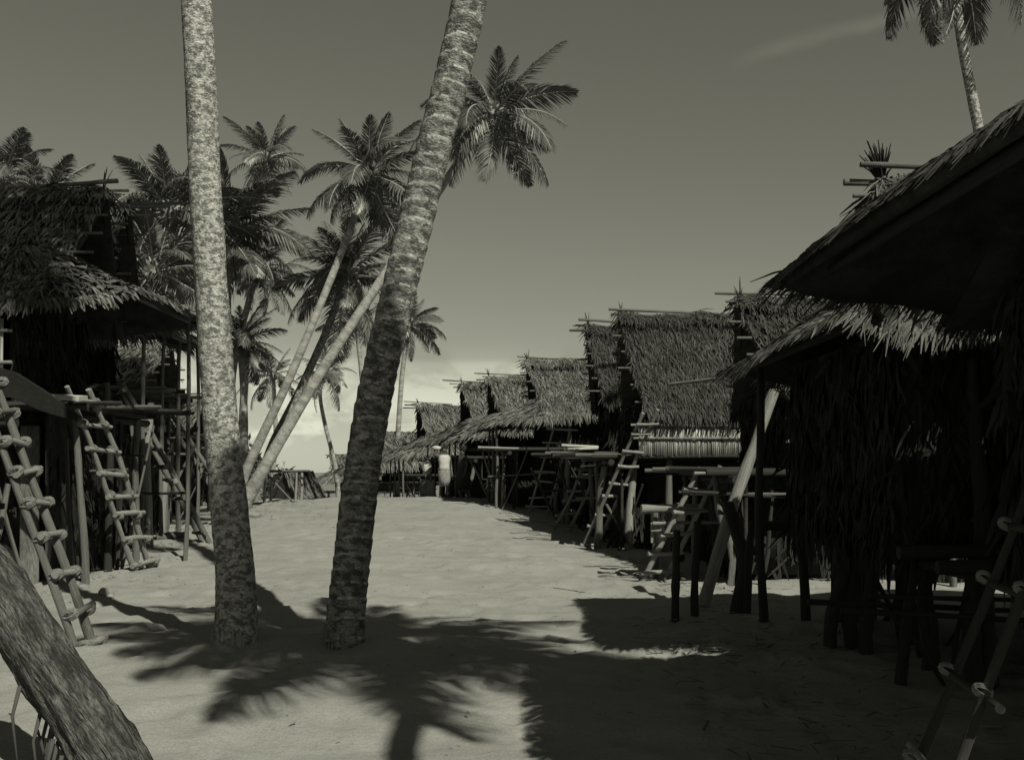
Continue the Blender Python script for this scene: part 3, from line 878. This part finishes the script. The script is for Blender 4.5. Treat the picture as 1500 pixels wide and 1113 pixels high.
house(-9.4, 33.0, PI, 'low stilt house on the left where the leaning palms grow', L=5, w=2.0, ze=2.0, zr=3.3, zf=1.1, wall_x=0.3, deck_x=-0.9, dens=120, seed=34, near=-1, detail=1)
house(-5.55, 8.6, PI, 'near house out at the left edge that the foreground ladder climbs to', L=4.0, w=1.9, ze=3.6, zr=5.4, zf=2.1, wall_x=0.3, deck_x=-0.6, dens=120, seed=35, near=-1, detail=1, tuft=False, prow=0.0, ridge_len=0.1)

# ================================================================== LADDERS
ladder((-3.60, 9.22, gz(-3.60, 9.22)), (-4.66, 9.4, 2.55), (0.02, 0.32, 0), 9, 0.040, 'thick pole ladder with pale lashings, nearest on the left', seed=2, rr=0.030, over=0.05, mk='wood', cr=(3, 6))
f = gp(200, 835)
ladder(f, at(98, 566, 14.9), (0.12, 0.45, 0), 8, 0.048, 'crooked pole ladder against the tall house at the left edge', seed=3, mk='wood_pale', cr=(3, 6))
f = gp(312, 796)
ladder(f, at(180, 562, f.y - 0.6), (-0.25, 0.35, 0), 9, 0.055, 'heavy dark ladder of the second left house, foot by the pale trunk', seed=4, lash=False)
f = gp(366, 774)
ladder(f, at(246, 600, f.y + 0.2), (-0.2, 0.4, 0), 8, 0.055, 'ladder partly hidden behind the pale palm trunk', seed=5, lash=False)
f = gp(938, 846)
ladder(f, at(1026, 684, f.y - 0.2), (0.36, 0.15, 0), 6, 0.04, 'straight-railed ladder standing at the edge of the big shadow', seed=6, lash=False, cr=(1, 3), mk='wood_pale')
f = gp(850, 800)
ladder(f, at(942, 605, 19.55), (0.28, 0.05, 0), 9, 0.04, 'tall ladder leaning on the steep-roofed house with the cane wall', seed=7, lash=False, cr=(1, 4), mk='wood_pale', over=0.06)
f = gp(772, 752)
ladder(f, at(812, 625, f.y - 0.6), (0.5, -0.15, 0), 7, 0.035, 'rickety wide-runged ladder in front of the bristling gable house', seed=8, lash=False, mk='wood_pale')
f = gp(806, 776)
ladder(f, at(858, 672, f.y - 0.3), (0.4, 0.1, 0), 6, 0.04, 'short crooked ladder beside the post at the shadow edge', seed=9, lash=False, cr=(3, 6), mk='wood_pale')
ladder((1.36, 3.95, 0), (2.45, 4.35, 2.2), (0.05, 0.45, 0), 7, 0.021, 'lashed ladder at the near right corner in deep shade', seed=10, mk='wood_dark', rr=0.019)

# ================================================================== LOOSE TIMBER
def timber(name, label, cat, a, b, r, mk='wood', crook=1, group=None):
    a = Vector(a); b = Vector(b)
    o = pole(name, a, b, r, mk, None, crook)
    tag(o, label, cat, group)
    return o
V, F = [], []
post_b = gp(44, 850)
box_py((-0.13, -0.1, -0.3), (0.13, 0.1, 2.2), V, F)
o = link('square_post', mesh_py('square_post', V, F, M['wood']))
o.location = post_b
o.rotation_euler = (0.0, 0.01, 0.25)
bv = o.modifiers.new('bevel', 'BEVEL'); bv.width = 0.025; bv.segments = 2
tag(o, 'broad squared post standing left of the crooked ladder', 'post')
timber('prop', 'thick slanting prop pole lit by the sun, right of the straight-railed ladder', 'pole', at(1028, 892, 13.1), at(1133, 573, 13.2), 0.075, 'wood_pale', 2)
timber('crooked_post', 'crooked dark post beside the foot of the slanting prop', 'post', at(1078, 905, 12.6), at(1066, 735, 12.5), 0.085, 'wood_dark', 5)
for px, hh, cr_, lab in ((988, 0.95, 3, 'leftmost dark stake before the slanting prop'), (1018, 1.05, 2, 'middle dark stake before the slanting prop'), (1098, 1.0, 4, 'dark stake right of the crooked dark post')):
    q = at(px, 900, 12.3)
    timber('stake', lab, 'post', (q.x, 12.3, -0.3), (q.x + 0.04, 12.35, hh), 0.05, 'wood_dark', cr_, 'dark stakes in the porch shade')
for px, w in ((1105, 0.05), (1120, 0.085), (1131, 0.05), (1140, 0.065)):
    b0 = gp(px, 836)
    timber('upright', {1105: 'thin bent upright left of the cluster of house posts', 1120: 'thickest upright in the cluster of posts under the third house', 1131: 'slim middle upright in the cluster of posts under the third house', 1140: 'rightmost upright in the cluster of posts under the third house'}[px], 'post', (b0.x, b0.y, b0.z - 0.3), (b0.x + 0.02, b0.y + 0.1, 1.75), w, 'wood_pale', 2, 'uprights under the third house')
b0 = gp(921, 808)
timber('upright', 'stout single pale post at the corner of the cane-walled house', 'post', (b0.x, b0.y, b0.z - 0.3), at(928, 682, b0.y + 0.1), 0.085, 'wood_pale', 2)
# left row uprights
for px, py, tp, w, mk, lab in ((72, 818, 632, 0.06, 'wood', 'post just right of the broad squared post'), (120, 822, 655, 0.06, 'wood_dark', 'dark post behind the crooked ladder'),
                               (155, 818, 560, 0.07, 'wood', 'tall post right of the crooked ladder'), (193, 802, 612, 0.06, 'wood', 'wavy post between the two left ladders'),
                               (219, 800, 590, 0.075, 'wood_pale', 'pale straight post under the second left house'), (241, 786, 668, 0.09, 'wood_pale', 'thickest pale post standing at the lying log')):
    b0 = gp(px, py)
    timber('upright', lab, 'post', (b0.x, b0.y, b0.z - 0.3), at(px + random.Random(px).uniform(-4, 4), tp, b0.y), w, mk, 3, 'uprights before the left houses')
a = gp(229, 792); b = gp(271, 790)
timber('log', 'short log lying on the sand under the left houses', 'log', a + Vector((0, 0, 0.07)), b + Vector((0, 0, 0.08)), 0.085, 'wood', 1)
# stump by the trunk shadow
s0 = gp(157, 876)
bm = ico(0.1, 3)
for v in bm.verts:
    v.co *= 1 + 0.35 * mnoise.noise(v.co * 14)
    v.co.z *= 0.85
me = bpy.data.meshes.new('husk'); bm.to_mesh(me); bm.free(); me.materials.append(M['stone'])
o = link('coconut_husk', me); o.location = s0 + Vector((0, 0, 0.05)); o.rotation_euler = (0.3, 0.2, 0.6)
tag(o, 'pale broken coconut husk lying on the trunk shadow', 'husk')
# log bench in front of the third house
br = empty('log_bench', (2.3, 16.4, gz(2.3, 16.4)), 0, 'rough log bench beside the straight-railed ladder', 'bench')
g0 = gz(2.3, 16.4)
pole('seat_log', (-0.36, 0, 1.05 - g0), (0.55, 0.1, 1.07 - g0), 0.075, 'wood_pale', br, 0)
pole('shelf_pole', (-0.2, -0.1, 0.84 - g0), (1.0, 0.0, 0.86 - g0), 0.03, 'wood_pale', br, 1)
pole('leg', (-0.15, 0.0, -0.3), (-0.15, 0.0, 1.0 - g0), 0.055, 'wood', br, 1)
pole('leg', (0.45, 0.05, -0.3), (0.45, 0.05, 1.0 - g0), 0.055, 'wood', br, 1)
V, F = [], []; box_py((-0.22, -0.05, 0.55 - g0), (-0.02, -0.02, 0.85 - g0), V, F)
link('side_board', mesh_py('side_board', V, F, M['wood_pale']), br)
# planks left on a deck
for k, (px, py, L, rz) in enumerate(((848, 653, 0.85, -0.06), (850, 662, 0.75, 0.12))):
    V, F = [], []; box_py((-L / 2, -0.13, 0), (L / 2, 0.13, 0.06), V, F)
    o = link('plank', mesh_py('plank', V, F, M['cloth_white' if k == 0 else 'bamboo']))
    o.location = (1.55, 24.95 - 0.35 * k, gz(2.05, 26.4) + 1.82 + 0.075 - 0.07 * k); o.rotation_euler = (0.03, 0.05 * (1 - 2 * k), rz)
    bv = o.modifiers.new('bevel', 'BEVEL'); bv.width = 0.015
    tag(o, ('white plank topmost on the deck of the bristling gable house', 'tan plank under the white one on the bristling gable house deck')[k], 'plank', 'planks left on the deck')
# long rail poles along the decks
for k, (x0, y0, x1, yy, Yd, r, lab) in enumerate(((700, 655, 772, 657, 28.6, 0.045, 'pale pole along the deck edge behind the dark figure'), (858, 664, 925, 668, 23.6, 0.04, 'upper pale pole jutting out from the cane-walled house deck'),
                                  (842, 687, 876, 688, 23.0, 0.045, 'short pale pole end below the deck left of the tall ladder'), (1062, 553, 980, 563, 12.6, 0.03, 'thin pole jutting left from the pale porch eave'))):
    timber('deck_pole', lab, 'pole', at(x0, y0, Yd), at(x1, yy, Yd + 0.4), r * 0.75, 'wood_pale' if k < 3 else 'wood', 1, 'poles jutting from the decks')
# board and curved plank at the left edge
V, F = [], []
pts = [at(-30, 530, 14.2), at(20, 545, 14.1), at(60, 570, 14.0), at(92, 592, 13.9), at(115, 610, 13.9)]
for i, p in enumerate(pts):
    hgt = (0.36, 0.33, 0.27, 0.16, 0.05)[i]
    for dy in (0, 0.12):
        V += [(p.x, p.y + dy, p.z), (p.x - 0.02, p.y + dy, p.z - hgt)]
for i in range(4):
    k = i * 4
    F += [[k, k + 4, k + 5, k + 1], [k + 2, k + 3, k + 7, k + 6], [k, k + 2, k + 6, k + 4], [k + 1, k + 5, k + 7, k + 3]]
F += [[0, 1, 3, 2], [16, 18, 19, 17]]
o = link('curved_board', mesh_py('curved_board', V, F, M['board_shade']))
tag(o, 'dark curved board jutting in at the left edge', 'board')
pl = at(60, 580, 14.6)
V, F = [], []; box_py((-0.75, -0.2, -0.03), (0.55, 0.2, 0.03), V, F)
o = link('pale_board', mesh_py('pale_board', V, F, M['cloth_white'])); o.location = pl; o.rotation_euler = (0.1, 0.05, 0.1)
tag(o, 'pale board lying behind the dark curved board', 'board')

# ================================================================== PALMS
def palm_px(path, r0, r1, fpx, label, **kw):
    ctrl = [at(px, py, Yq) for px, py, Yq in path]
    c0 = ctrl[0]
    zg = gz(c0.x, c0.y) - 0.2
    if c0.z > zg + 0.2:
        d = (ctrl[0] - ctrl[1]); k = (zg - c0.z) / d.z if abs(d.z) > 0.01 else 0
        ctrl = [Vector((c0.x + d.x * min(k, 1) , c0.y, zg))] + ctrl[0:]
    else:
        c0.z = zg
    palm(ctrl, r0, r1, 1.18 * fpx * path[-1][2] / FOC, label, **kw)
# the two near trunks
palm([(-2.46, 9.66, -0.15), at(345, 850, 9.70), at(322, 600, 9.7), at(302, 300, 9.65), at(288, 0, 9.6), (-2.95, 9.6, 8.5), (-3.25, 9.7, 12.6)], 0.165, 0.10, 3.6, 'pale mottled palm trunk standing upright left of centre', nf=24, seed=51,
     bark='bark_pale', nseg=28, nring=420, ring=0.022, lump=0.05, ringd=0.075, bulge=0.30, nuts=8, roots=60)
palm([(-1.53, 9.86, -0.15), at(512, 850, 9.87), at(545, 600, 9.85), at(615, 300, 9.7), at(688, 0, 9.55), (0.12, 9.4, 8.2), (1.0, 9.1, 14), (1.3, 9.0, 20.5)], 0.16, 0.12, 3.4, 'leaning ringed palm trunk in the centre with dark base', nf=22, seed=52,
     bark='bark_ring', nseg=40, nring=700, ring=0.075, lump=0.045, ringd=0.15, bulge=0.16, nuts=8, roots=60, scars=True)
# leaning bole in the bottom left corner
bole = palm([(-1.74, 5.35, -0.25), (-2.03, 5.5, 0.16), (-2.64, 5.78, 0.86), (-3.5, 6.3, 1.80), (-5.6, 8.0, 4.8), (-7.6, 9.6, 9.0)], 0.15, 0.12, 3.6, 'thick rough leaning palm bole in the bottom left corner', nf=18, seed=53,
     bark='bark_dark', nseg=56, nring=260, ring=0.03, lump=0.12, ringd=0.12, bulge=0.2, fissure=0.13)
rngr = random.Random(8)
for k in range(14):
    t = rngr.uniform(0.05, 0.75)
    c0 = Vector((-0.36 - 0.61 * t, 0.10 + 0.28 * t + rngr.uniform(-0.10, 0.08), 0.30 + 0.7 * t))
    V, F = tube([c0, c0 + Vector((-0.03, -0.02, -0.15)), c0 + Vector((rngr.uniform(-.06, .04), rngr.uniform(-.05, .05), -rngr.uniform(0.3, 0.55)))], [0.012, 0.009, 0.003], 5)
    link('root_fibre', mesh_py('root_fibre', V, F, M['bark_dark'], True), bole)
# the palm behind the photographer whose shade lies on the sand
palm([(0.2, -1.0, -0.1), (1.4, -0.5, 3.2), (2.98, 0.4, 6.7), (3.42, 0.78, 7.7), (4.05, 1.5, 9.8)], 0.105, 0.09, 2.75, 'palm behind the viewpoint that casts the frond shadow on the sand', nf=40, seed=54, bark='bark_ring', nseg=14, nring=60, low=-0.75)
# background palms
palm_px([(366, 722, 30), (390, 680, 30), (470, 545, 30.5), (575, 385, 31), (655, 262, 32), (718, 172, 32.5)], 0.175, 0.105, 108, 'tallest leaning palm, crown right of the ringed trunk', seed=61, nf=26, bulge=0.5)
palm_px([(352, 712, 31), (370, 668, 31), (430, 540, 31), (500, 370, 31.5), (525, 300, 32), (538, 262, 32)], 0.145, 0.095, 102, 'leaning palm with a full crown left of the ringed trunk', seed=62, nf=26, bulge=0.4)
palm_px([(382, 705, 34), (400, 650, 34), (440, 570, 34.5), (480, 480, 35), (505, 408, 35)], 0.16, 0.11, 104, 'shorter darker leaning palm between the two leaning trunks', seed=63, nf=28, bark='bark_ring', low=-0.6)
palm_px([(582, 660, 56), (584, 620, 56), (590, 540, 56), (600, 478, 56)], 0.16, 0.11, 56, 'slender palm peeping out right of the ringed trunk', seed=64, nf=20)
palm_px([(492, 690, 60), (487, 665, 60), (474, 612, 60), (469, 575, 60), (476, 548, 60)], 0.14, 0.10, 50, 'thin bent palm below the leaning palms', seed=65, nf=18)
palm_px([(536, 640, 52), (533, 585, 52), (527, 520, 52), (522, 478, 52)], 0.15, 0.11, 58, 'thin palm mostly behind the darker leaning crown', seed=66, nf=18)
palm_px([(352, 680, 46), (362, 500, 46), (374, 330, 46), (390, 236, 46)], 0.19, 0.13, 62, 'high small-crowned palm right of the pale trunk', seed=67, nf=24)
palm_px([(338, 680, 38), (334, 540, 38), (332, 430, 38), (332, 350, 38)], 0.2, 0.14, 128, 'broad palm whose crown spreads behind the pale trunk', seed=68, nf=31)
palm_px([(236, 640, 35), (238, 520, 35), (242, 400, 35), (246, 318, 35)], 0.2, 0.14, 116, 'palm with upright plumes above the second left house', seed=69, nf=29)
palm_px([(332, 680, 42), (342, 540, 42), (365, 440, 42), (378, 398, 42)], 0.17, 0.12, 70, 'small pale-stemmed palm low to the right of the pale trunk', seed=70, nf=22)
palm_px([(358, 690, 40), (358, 620, 40), (356, 560, 40), (352, 505, 40)], 0.16, 0.12, 72, 'low drooping palm right of the pale trunk', seed=71, nf=22)
palm_px([(215, 640, 30), (218, 520, 30), (222, 450, 30), (225, 405, 30)], 0.2, 0.14, 98, 'dark palm crown tucked behind the second left roof', seed=72, nf=27)
palm_px([(52, 640, 33), (54, 500, 33), (57, 400, 33), (62, 308, 33)], 0.2, 0.14, 84, 'palm crown showing above the left edge roof', seed=73, nf=24)
palm_px([(5, 640, 29), (5, 500, 29), (4, 370, 29), (4, 268, 29)], 0.2, 0.14, 86, 'palm crown cut by the left edge of the view', seed=74, nf=22)
palm_px([(400, 690, 62), (404, 640, 62), (402, 590, 62), (400, 552, 62)], 0.16, 0.12, 46, 'distant palm between the leaning trunks and the pale trunk', seed=75, nf=18)
palm_px([(1452, 640, 19), (1450, 300, 19), (1437, 210, 19), (1412, 80, 19), (1400, 0, 19), (1396, -50, 19), (1392, -105, 19)], 0.13, 0.075, 160, 'slender palm above the right roofs, only hanging frond tips in view', seed=76, nf=22, low=-1.15, bark='bark_pale', nring=70, nseg=14)

# ================================================================== FAR HUT, SHRUBS, LITTER
def shrub(loc, rx, ry, rz_, n, label, seed, ls=0.22):
    rs = np.random.RandomState(seed)
    root = empty('shrub', loc, 0, label, 'shrub', 'shrubs beyond the crest')
    cl = rs.normal(0, 1, (14, 3)); cl /= np.linalg.norm(cl, axis=1, keepdims=True)
    cl *= rs.uniform(0.3, 0.8, (14, 1)); cl[:, 2] = np.abs(cl[:, 2])
    c = cl[rs.randint(0, 14, n)] + rs.normal(0, 0.2, (n, 3))
    c = c * np.array([rx, ry, rz_]) + np.array([0, 0, rz_ * 0.35])
    a = rs.normal(0, 1, (n, 3)); a /= np.linalg.norm(a, axis=1, keepdims=True)
    b_ = np.cross(a, rs.normal(0, 1, (n, 3))); b_ /= np.linalg.norm(b_, axis=1, keepdims=True)
    L = rs.uniform(0.6, 1.2, (n, 1)) * ls
    V = np.stack([c - a * L, c + b_ * L * 0.4, c + a * L, c - b_ * L * 0.4], 1).reshape(-1, 3)
    F = (np.arange(n) * 4)[:, None] + np.array([[0, 1, 2, 3]])
    tag(link('foliage', mesh_np('foliage', V, F, M['bush']), root), kind='stuff')
    V, F = [], []
    rng = random.Random(seed)
    for k in range(5):
        e = Vector((rng.uniform(-.6, .6) * rx, rng.uniform(-.5, .5) * ry, rz_ * rng.uniform(.6, 1)))
        tube([Vector((0, 0, -.3)), e * 0.5 + Vector((0, 0, .1)), e], [0.06, 0.045, 0.02], 6, V, F)
    link('stem', mesh_py('stem', V, F, M['wood_dark'], True), root)
p = at(412, 700, 62); shrub((p.x, p.y, gz(p.x, p.y) - 0.1), 1.3, 1.3, 1.7, 1400, 'dense dark rounded shrub behind the little hut', 1)
p = at(372, 680, 48); shrub((p.x, p.y, gz(p.x, p.y)), 1.2, 1.2, 2.0, 700, 'loose airy shrub behind the feet of the leaning palms', 2, 0.2)
p = at(432, 700, 66); shrub((p.x, p.y, gz(p.x, p.y)), 1.0, 1.0, 1.35, 400, 'paler thin shrub at the right of the dense dark one', 3, 0.25)
# A-frame hut, gable towards the street
p = at(415, 733, 56); rs = np.random.RandomState(77)
hut = empty('small_hut', (p.x, p.y, gz(p.x, p.y)), R(-25), 'little steep hut with black triangular gable near the leaning palms', 'hut')
for s in (-1, 1):
    thatched('roof_slope', [(0, 0, 1.75), (0, 2.6, 1.75), (s * 0.95, 2.6, 0.25), (s * 0.95, 0, 0.25)], hut, rs, 110, 'thatch', lens=(0.3, 0.6), width=(0.04, 0.08))
V = [(0, 0.15, 1.65), (-0.85, 0.15, 0.0), (0.85, 0.15, 0.0), (0, 0.22, 1.65), (-0.85, 0.22, 0.0), (0.85, 0.22, 0.0)]
link('gable_screen', mesh_py('gable_screen', V, [[0, 1, 2], [5, 4, 3], [0, 3, 4, 1], [1, 4, 5, 2], [2, 5, 3, 0]], M['wood_dark']), hut)
# small rack between the hut and the pale trunk
p = gp(362, 741); rk = empty('pole_rack', (p.x, p.y + 2.0, gz(p.x, p.y + 2)), 0, 'low pole rack right of the pale trunk, before the leaning palms', 'rack')
for lx in (0, 0.9):
    for ly in (0, 0.8):
        pole('leg', (lx, ly, -0.3), (lx + 0.05, ly, 0.85), 0.045, 'wood_pale', rk, 2)
for k in range(5):
    pole('rack_pole', (-0.3, 0.05 + 0.18 * k, 0.88), (1.2, 0.05 + 0.18 * k, 0.9), 0.035, 'wood', rk, 1)
pole('brace', (0.1, -0.05, 0.8), (0.85, -0.05, 0.0), 0.03, 'wood', rk, 1)

# leaf litter and twigs on the sand, thickest along the houses
rs = np.random.RandomState(9)
n = 5200
yy = 5 + 27 * rs.uniform(0, 1, n) ** 1.1
edge = rs.uniform(0, 1, n)
xr = np.where(yy < 12, 1.2, 2.2 - 0.05 * (yy - 12)); xl = -6.6 - 0.03 * yy
xx = np.where(edge < 0.38, xr + np.abs(rs.normal(0, 1.2, n)), np.where(edge < 0.76, xl - rs.normal(-0.6, 1.2, n), rs.uniform(-7, 2, n)))
zz = ground(xx, yy) + 0.025
an = rs.uniform(0, 6.28, n); L = rs.uniform(0.01, 0.09, n) * np.where(edge < 0.76, 1.0, 0.35); W = rs.uniform(0.004, 0.012, n) * np.where(edge < 0.76, 1.0, 0.8)
d = np.stack([np.cos(an), np.sin(an), rs.uniform(-.15, .15, n)], 1); sd = np.stack([-np.sin(an), np.cos(an), rs.uniform(-.4, .4, n)], 1)
c = np.stack([xx, yy, zz], 1)
V = np.stack([c - d * L[:, None] - sd * W[:, None], c + d * L[:, None] - sd * W[:, None], c + d * L[:, None] + sd * W[:, None], c - d * L[:, None] + sd * W[:, None]], 1).reshape(-1, 3)
F = (np.arange(n) * 4)[:, None] + np.array([[0, 1, 2, 3]])
tag(link('leaf_litter', mesh_np('leaf_litter', V, F, M['litter'])), 'scattered bits of dry leaf and twig on the sand', None, kind='stuff')

# ================================================================== PEOPLE
def person(loc, rz, J, label, hair=True, bodymat='skin', h=1.0):
    """one skinned body from joint positions J (local, metres); clothing added by the caller"""
    root = empty('person', loc, rz, label, 'person')
    names = list(J.keys())
    bm = bmesh.new()
    lay = bm.verts.layers.skin.verify()
    vd = {}
    for nme in names:
        x, y, z, r = J[nme]
        v = bm.verts.new((x * h, y * h, z * h)); vd[nme] = v
        v[lay].radius = (r * h, r * h)
    vd['pelvis'][lay].use_root = True
    chains = [['pelvis', 'waist', 'chest', 'neck', 'jaw', 'head', 'crown'], ['jaw', 'nose'] if 'nose' in J else None]
    for s in 'lr':
        chains.append(['pelvis', 'hip' + s, 'knee' + s, 'ankle' + s, 'toe' + s])
        chains.append(['chest', 'sh' + s, 'el' + s, 'wr' + s, 'palm' + s])
    for ch in chains:
        if ch is None: continue
        for a, b in zip(ch[:-1], ch[1:]):
            bm.edges.new((vd[a], vd[b]))
    for s in 'lr':                                    # five fingers from each palm
        w = Vector(J['wr' + s][:3]); pm = Vector(J['palm' + s][:3])
        d = (pm - w).normalized()
        sdv = d.cross(Vector((0.3, 0.9, 0.2))).normalized()
        up = d.cross(sdv)
        for k in range(5):
            o = (k - 2) * 0.019
            if k == 0:
                p1 = pm - d * 0.03 + sdv * -0.045; p2 = p1 + (d * 0.6 - sdv * 0.5).normalized() * 0.04
            else:
                ln = (0, 0.04, 0.046, 0.042, 0.033)[k]
                p1 = pm + d * 0.045 + sdv * (o - 0.01); p2 = p1 + (d * 0.85 + up * 0.45).normalized() * ln
            v1 = bm.verts.new(p1 * h); v2 = bm.verts.new(p2 * h)
            v1[lay].radius = (0.0095 * h,) * 2; v2[lay].radius = (0.008 * h,) * 2
            bm.edges.new((vd['palm' + s], v1)); bm.edges.new((v1, v2))
    me = bpy.data.meshes.new('body'); bm.to_mesh(me); bm.free()
    me.materials.append(M[bodymat])
    body = link('body', me, root)
    sk = body.modifiers.new('skin', 'SKIN'); sk.use_smooth_shade = True
    ss = body.modifiers.new('sub', 'SUBSURF'); ss.levels = 1; ss.render_levels = 1
    if hair:
        hb = ico(0.125 * h, 3)
        hc = Vector(J['crown'][:3]) * h
        for v in hb.verts:
            v.co *= 1 + 0.22 * mnoise.noise(v.co * 30)
            if v.co.z < 0: v.co.z *= 0.6
        hm = bpy.data.meshes.new('hair'); hb.to_mesh(hm); hb.free(); hm.materials.append(M['hair'])
        ho = link('hair', hm, root); ho.location = hc + Vector((0, 0.03 * h, -0.02 * h))
    return root

def loft(name, rings, m, parent, n=18, fold=0.05, seed=0):
    """cloth: elliptical rings (cx, cy, z, rx, ry)"""
    V, F = [], []
    for i, (cx, cy, z, rx, ry) in enumerate(rings):
        for k in range(n):
            a = 2 * math.pi * k / n
            q = 1 + fold * math.sin(k * 2.4 + seed) * i / len(rings)
            V.append((cx + rx * q * math.cos(a), cy + ry * q * math.sin(a), z))
    for i in range(len(rings) - 1):
        for k in range(n):
            F.append([i * n + k, i * n + (k + 1) % n, (i + 1) * n + (k + 1) % n, (i + 1) * n + k])
    o = link(name, mesh_py(name, V, F, M[m], True), parent)
    so = o.modifiers.new('solid', 'SOLIDIFY'); so.thickness = 0.012
    return o

def standing(ar=None, al=None, step=0.06):
    J = dict(pelvis=(0, 0, 0.86, 0.125), waist=(0, 0, 1.0, 0.105), chest=(0, 0, 1.22, 0.13), neck=(0, 0, 1.37, 0.05), jaw=(0, -0.015, 1.43, 0.058), head=(0, 0.0, 1.5, 0.085), crown=(0, 0.01, 1.555, 0.07), nose=(0, -0.1, 1.475, 0.014),
             hipl=(0.085, 0, 0.8, 0.09), kneel=(0.09, -step - 0.02, 0.45, 0.056), anklel=(0.09, -step + 0.02, 0.07, 0.036), toel=(0.1, -step - 0.14, 0.03, 0.034),
             hipr=(-0.085, 0, 0.8, 0.09), kneer=(-0.09, step - 0.02, 0.45, 0.056), ankler=(-0.09, step + 0.08, 0.07, 0.036), toer=(-0.1, step - 0.08, 0.03, 0.034),
             shl=(0.165, 0, 1.29, 0.055), ell=(0.21, 0.02, 1.03, 0.04), wrl=(0.22, -0.06, 0.8, 0.028), palml=(0.22, -0.08, 0.74, 0.03),
             shr=(-0.165, 0, 1.29, 0.055), elr=(-0.21, 0.02, 1.03, 0.04), wrr=(-0.22, -0.06, 0.8, 0.028), palmr=(-0.22, -0.08, 0.74, 0.03))
    if ar: J.update(ar)
    if al: J.update(al)
    return J
wx, wy = -2.06, 33.2
pw_ = person((wx, wy, gz(wx, wy)), R(20), standing(ar=dict(elr=(-0.36, -0.05, 1.34, 0.038), wrr=(-0.19, -0.06, 1.52, 0.028), palmr=(-0.13, -0.05, 1.56, 0.03))),
             'woman in pale blouse and skirt with one hand raised to her head', h=1.02)
loft('blouse', [(0, 0, 1.35, 0.12, 0.09), (0, 0, 1.27, 0.185, 0.12), (0, 0, 1.12, 0.155, 0.135), (0, 0, 0.98, 0.15, 0.13), (0, 0, 0.9, 0.185, 0.15)], 'cloth_white', pw_, seed=1)
loft('skirt', [(0, 0, 0.97, 0.15, 0.13), (0, 0, 0.84, 0.185, 0.155), (0.01, -0.02, 0.6, 0.165, 0.16), (0.0, -0.02, 0.40, 0.13, 0.15)], 'cloth_grey', pw_, fold=0.09, seed=2)
V, F = [], []
bm = ico(0.1, 2)
for v in bm.verts: v.co.x *= 1.5; v.co.z *= 0.7; v.co *= 1 + 0.2 * mnoise.noise(v.co * 12)
me = bpy.data.meshes.new('bundle'); bm.to_mesh(me); bm.free(); me.polygons.foreach_set('use_smooth', [True] * len(me.polygons)); me.materials.append(M['cloth_white'])
bo = link('white_bundle', me); bo.location = (wx - 0.22, wy - 0.12, gz(wx, wy) + 1.56)
tag(bo, 'small white bundle held up beside the woman\'s head', 'bundle')
wx, wy = -1.5, 33.4
p2 = person((wx, wy, gz(wx, wy)), R(-60), standing(step=0.16), 'dark-clothed person walking to the right of the woman in pale clothes', h=1.0)
loft('shirt', [(0, 0, 1.33, 0.14, 0.10), (0, 0, 1.25, 0.2, 0.14), (0, 0, 1.1, 0.18, 0.145), (0, 0, 0.9, 0.2, 0.16)], 'cloth_dark', p2, seed=3)
loft('wrap_skirt', [(0, 0, 0.98, 0.165, 0.14), (0, 0, 0.86, 0.205, 0.17), (0, 0, 0.6, 0.23, 0.24), (0, 0, 0.32, 0.2, 0.26)], 'cloth_dark', p2, fold=0.09, seed=4)
# seated child under the far porch
J = standing()
for k in list(J): J[k] = (J[k][0], J[k][1], J[k][2] - 0.62, J[k][3])
for s, q in (('l', 1), ('r', -1)):
    J['hip' + s] = (0.085 * q, -0.03, 0.2, 0.085); J['knee' + s] = (0.12 * q, -0.4, 0.28, 0.052); J['ankle' + s] = (0.12 * q, -0.43, -0.08, 0.036); J['toe' + s] = (0.12 * q, -0.55, -0.12, 0.032)
    J['el' + s] = (0.22 * q, -0.1, 0.44, 0.038); J['wr' + s] = (0.14 * q, -0.32, 0.36, 0.027); J['palm' + s] = (0.13 * q, -0.38, 0.35, 0.028)
cx_, cy_ = -2.8, 36.2
p4 = person((cx_, cy_, gz(cx_, cy_) + 0.62), R(10), J, 'small figure in white seated on a block under the far porch', h=0.72)
loft('shirt', [(0, 0, 0.51, 0.10, 0.075), (0, 0, 0.45, 0.14, 0.1), (0, 0, 0.33, 0.125, 0.105), (0, 0, 0.18, 0.14, 0.115)], 'cloth_white', p4, seed=5)
V, F = [], []; box_py((-0.25, -0.12, -0.1), (0.25, 0.2, 0.66), V, F)
o = link('block_seat', mesh_py('block_seat', V, F, M['wood'])); o.location = (cx_, cy_ + 0.08, gz(cx_, cy_))
bv = o.modifiers.new('bevel', 'BEVEL'); bv.width = 0.03
tag(o, 'wooden block under the seated figure in white', 'block')
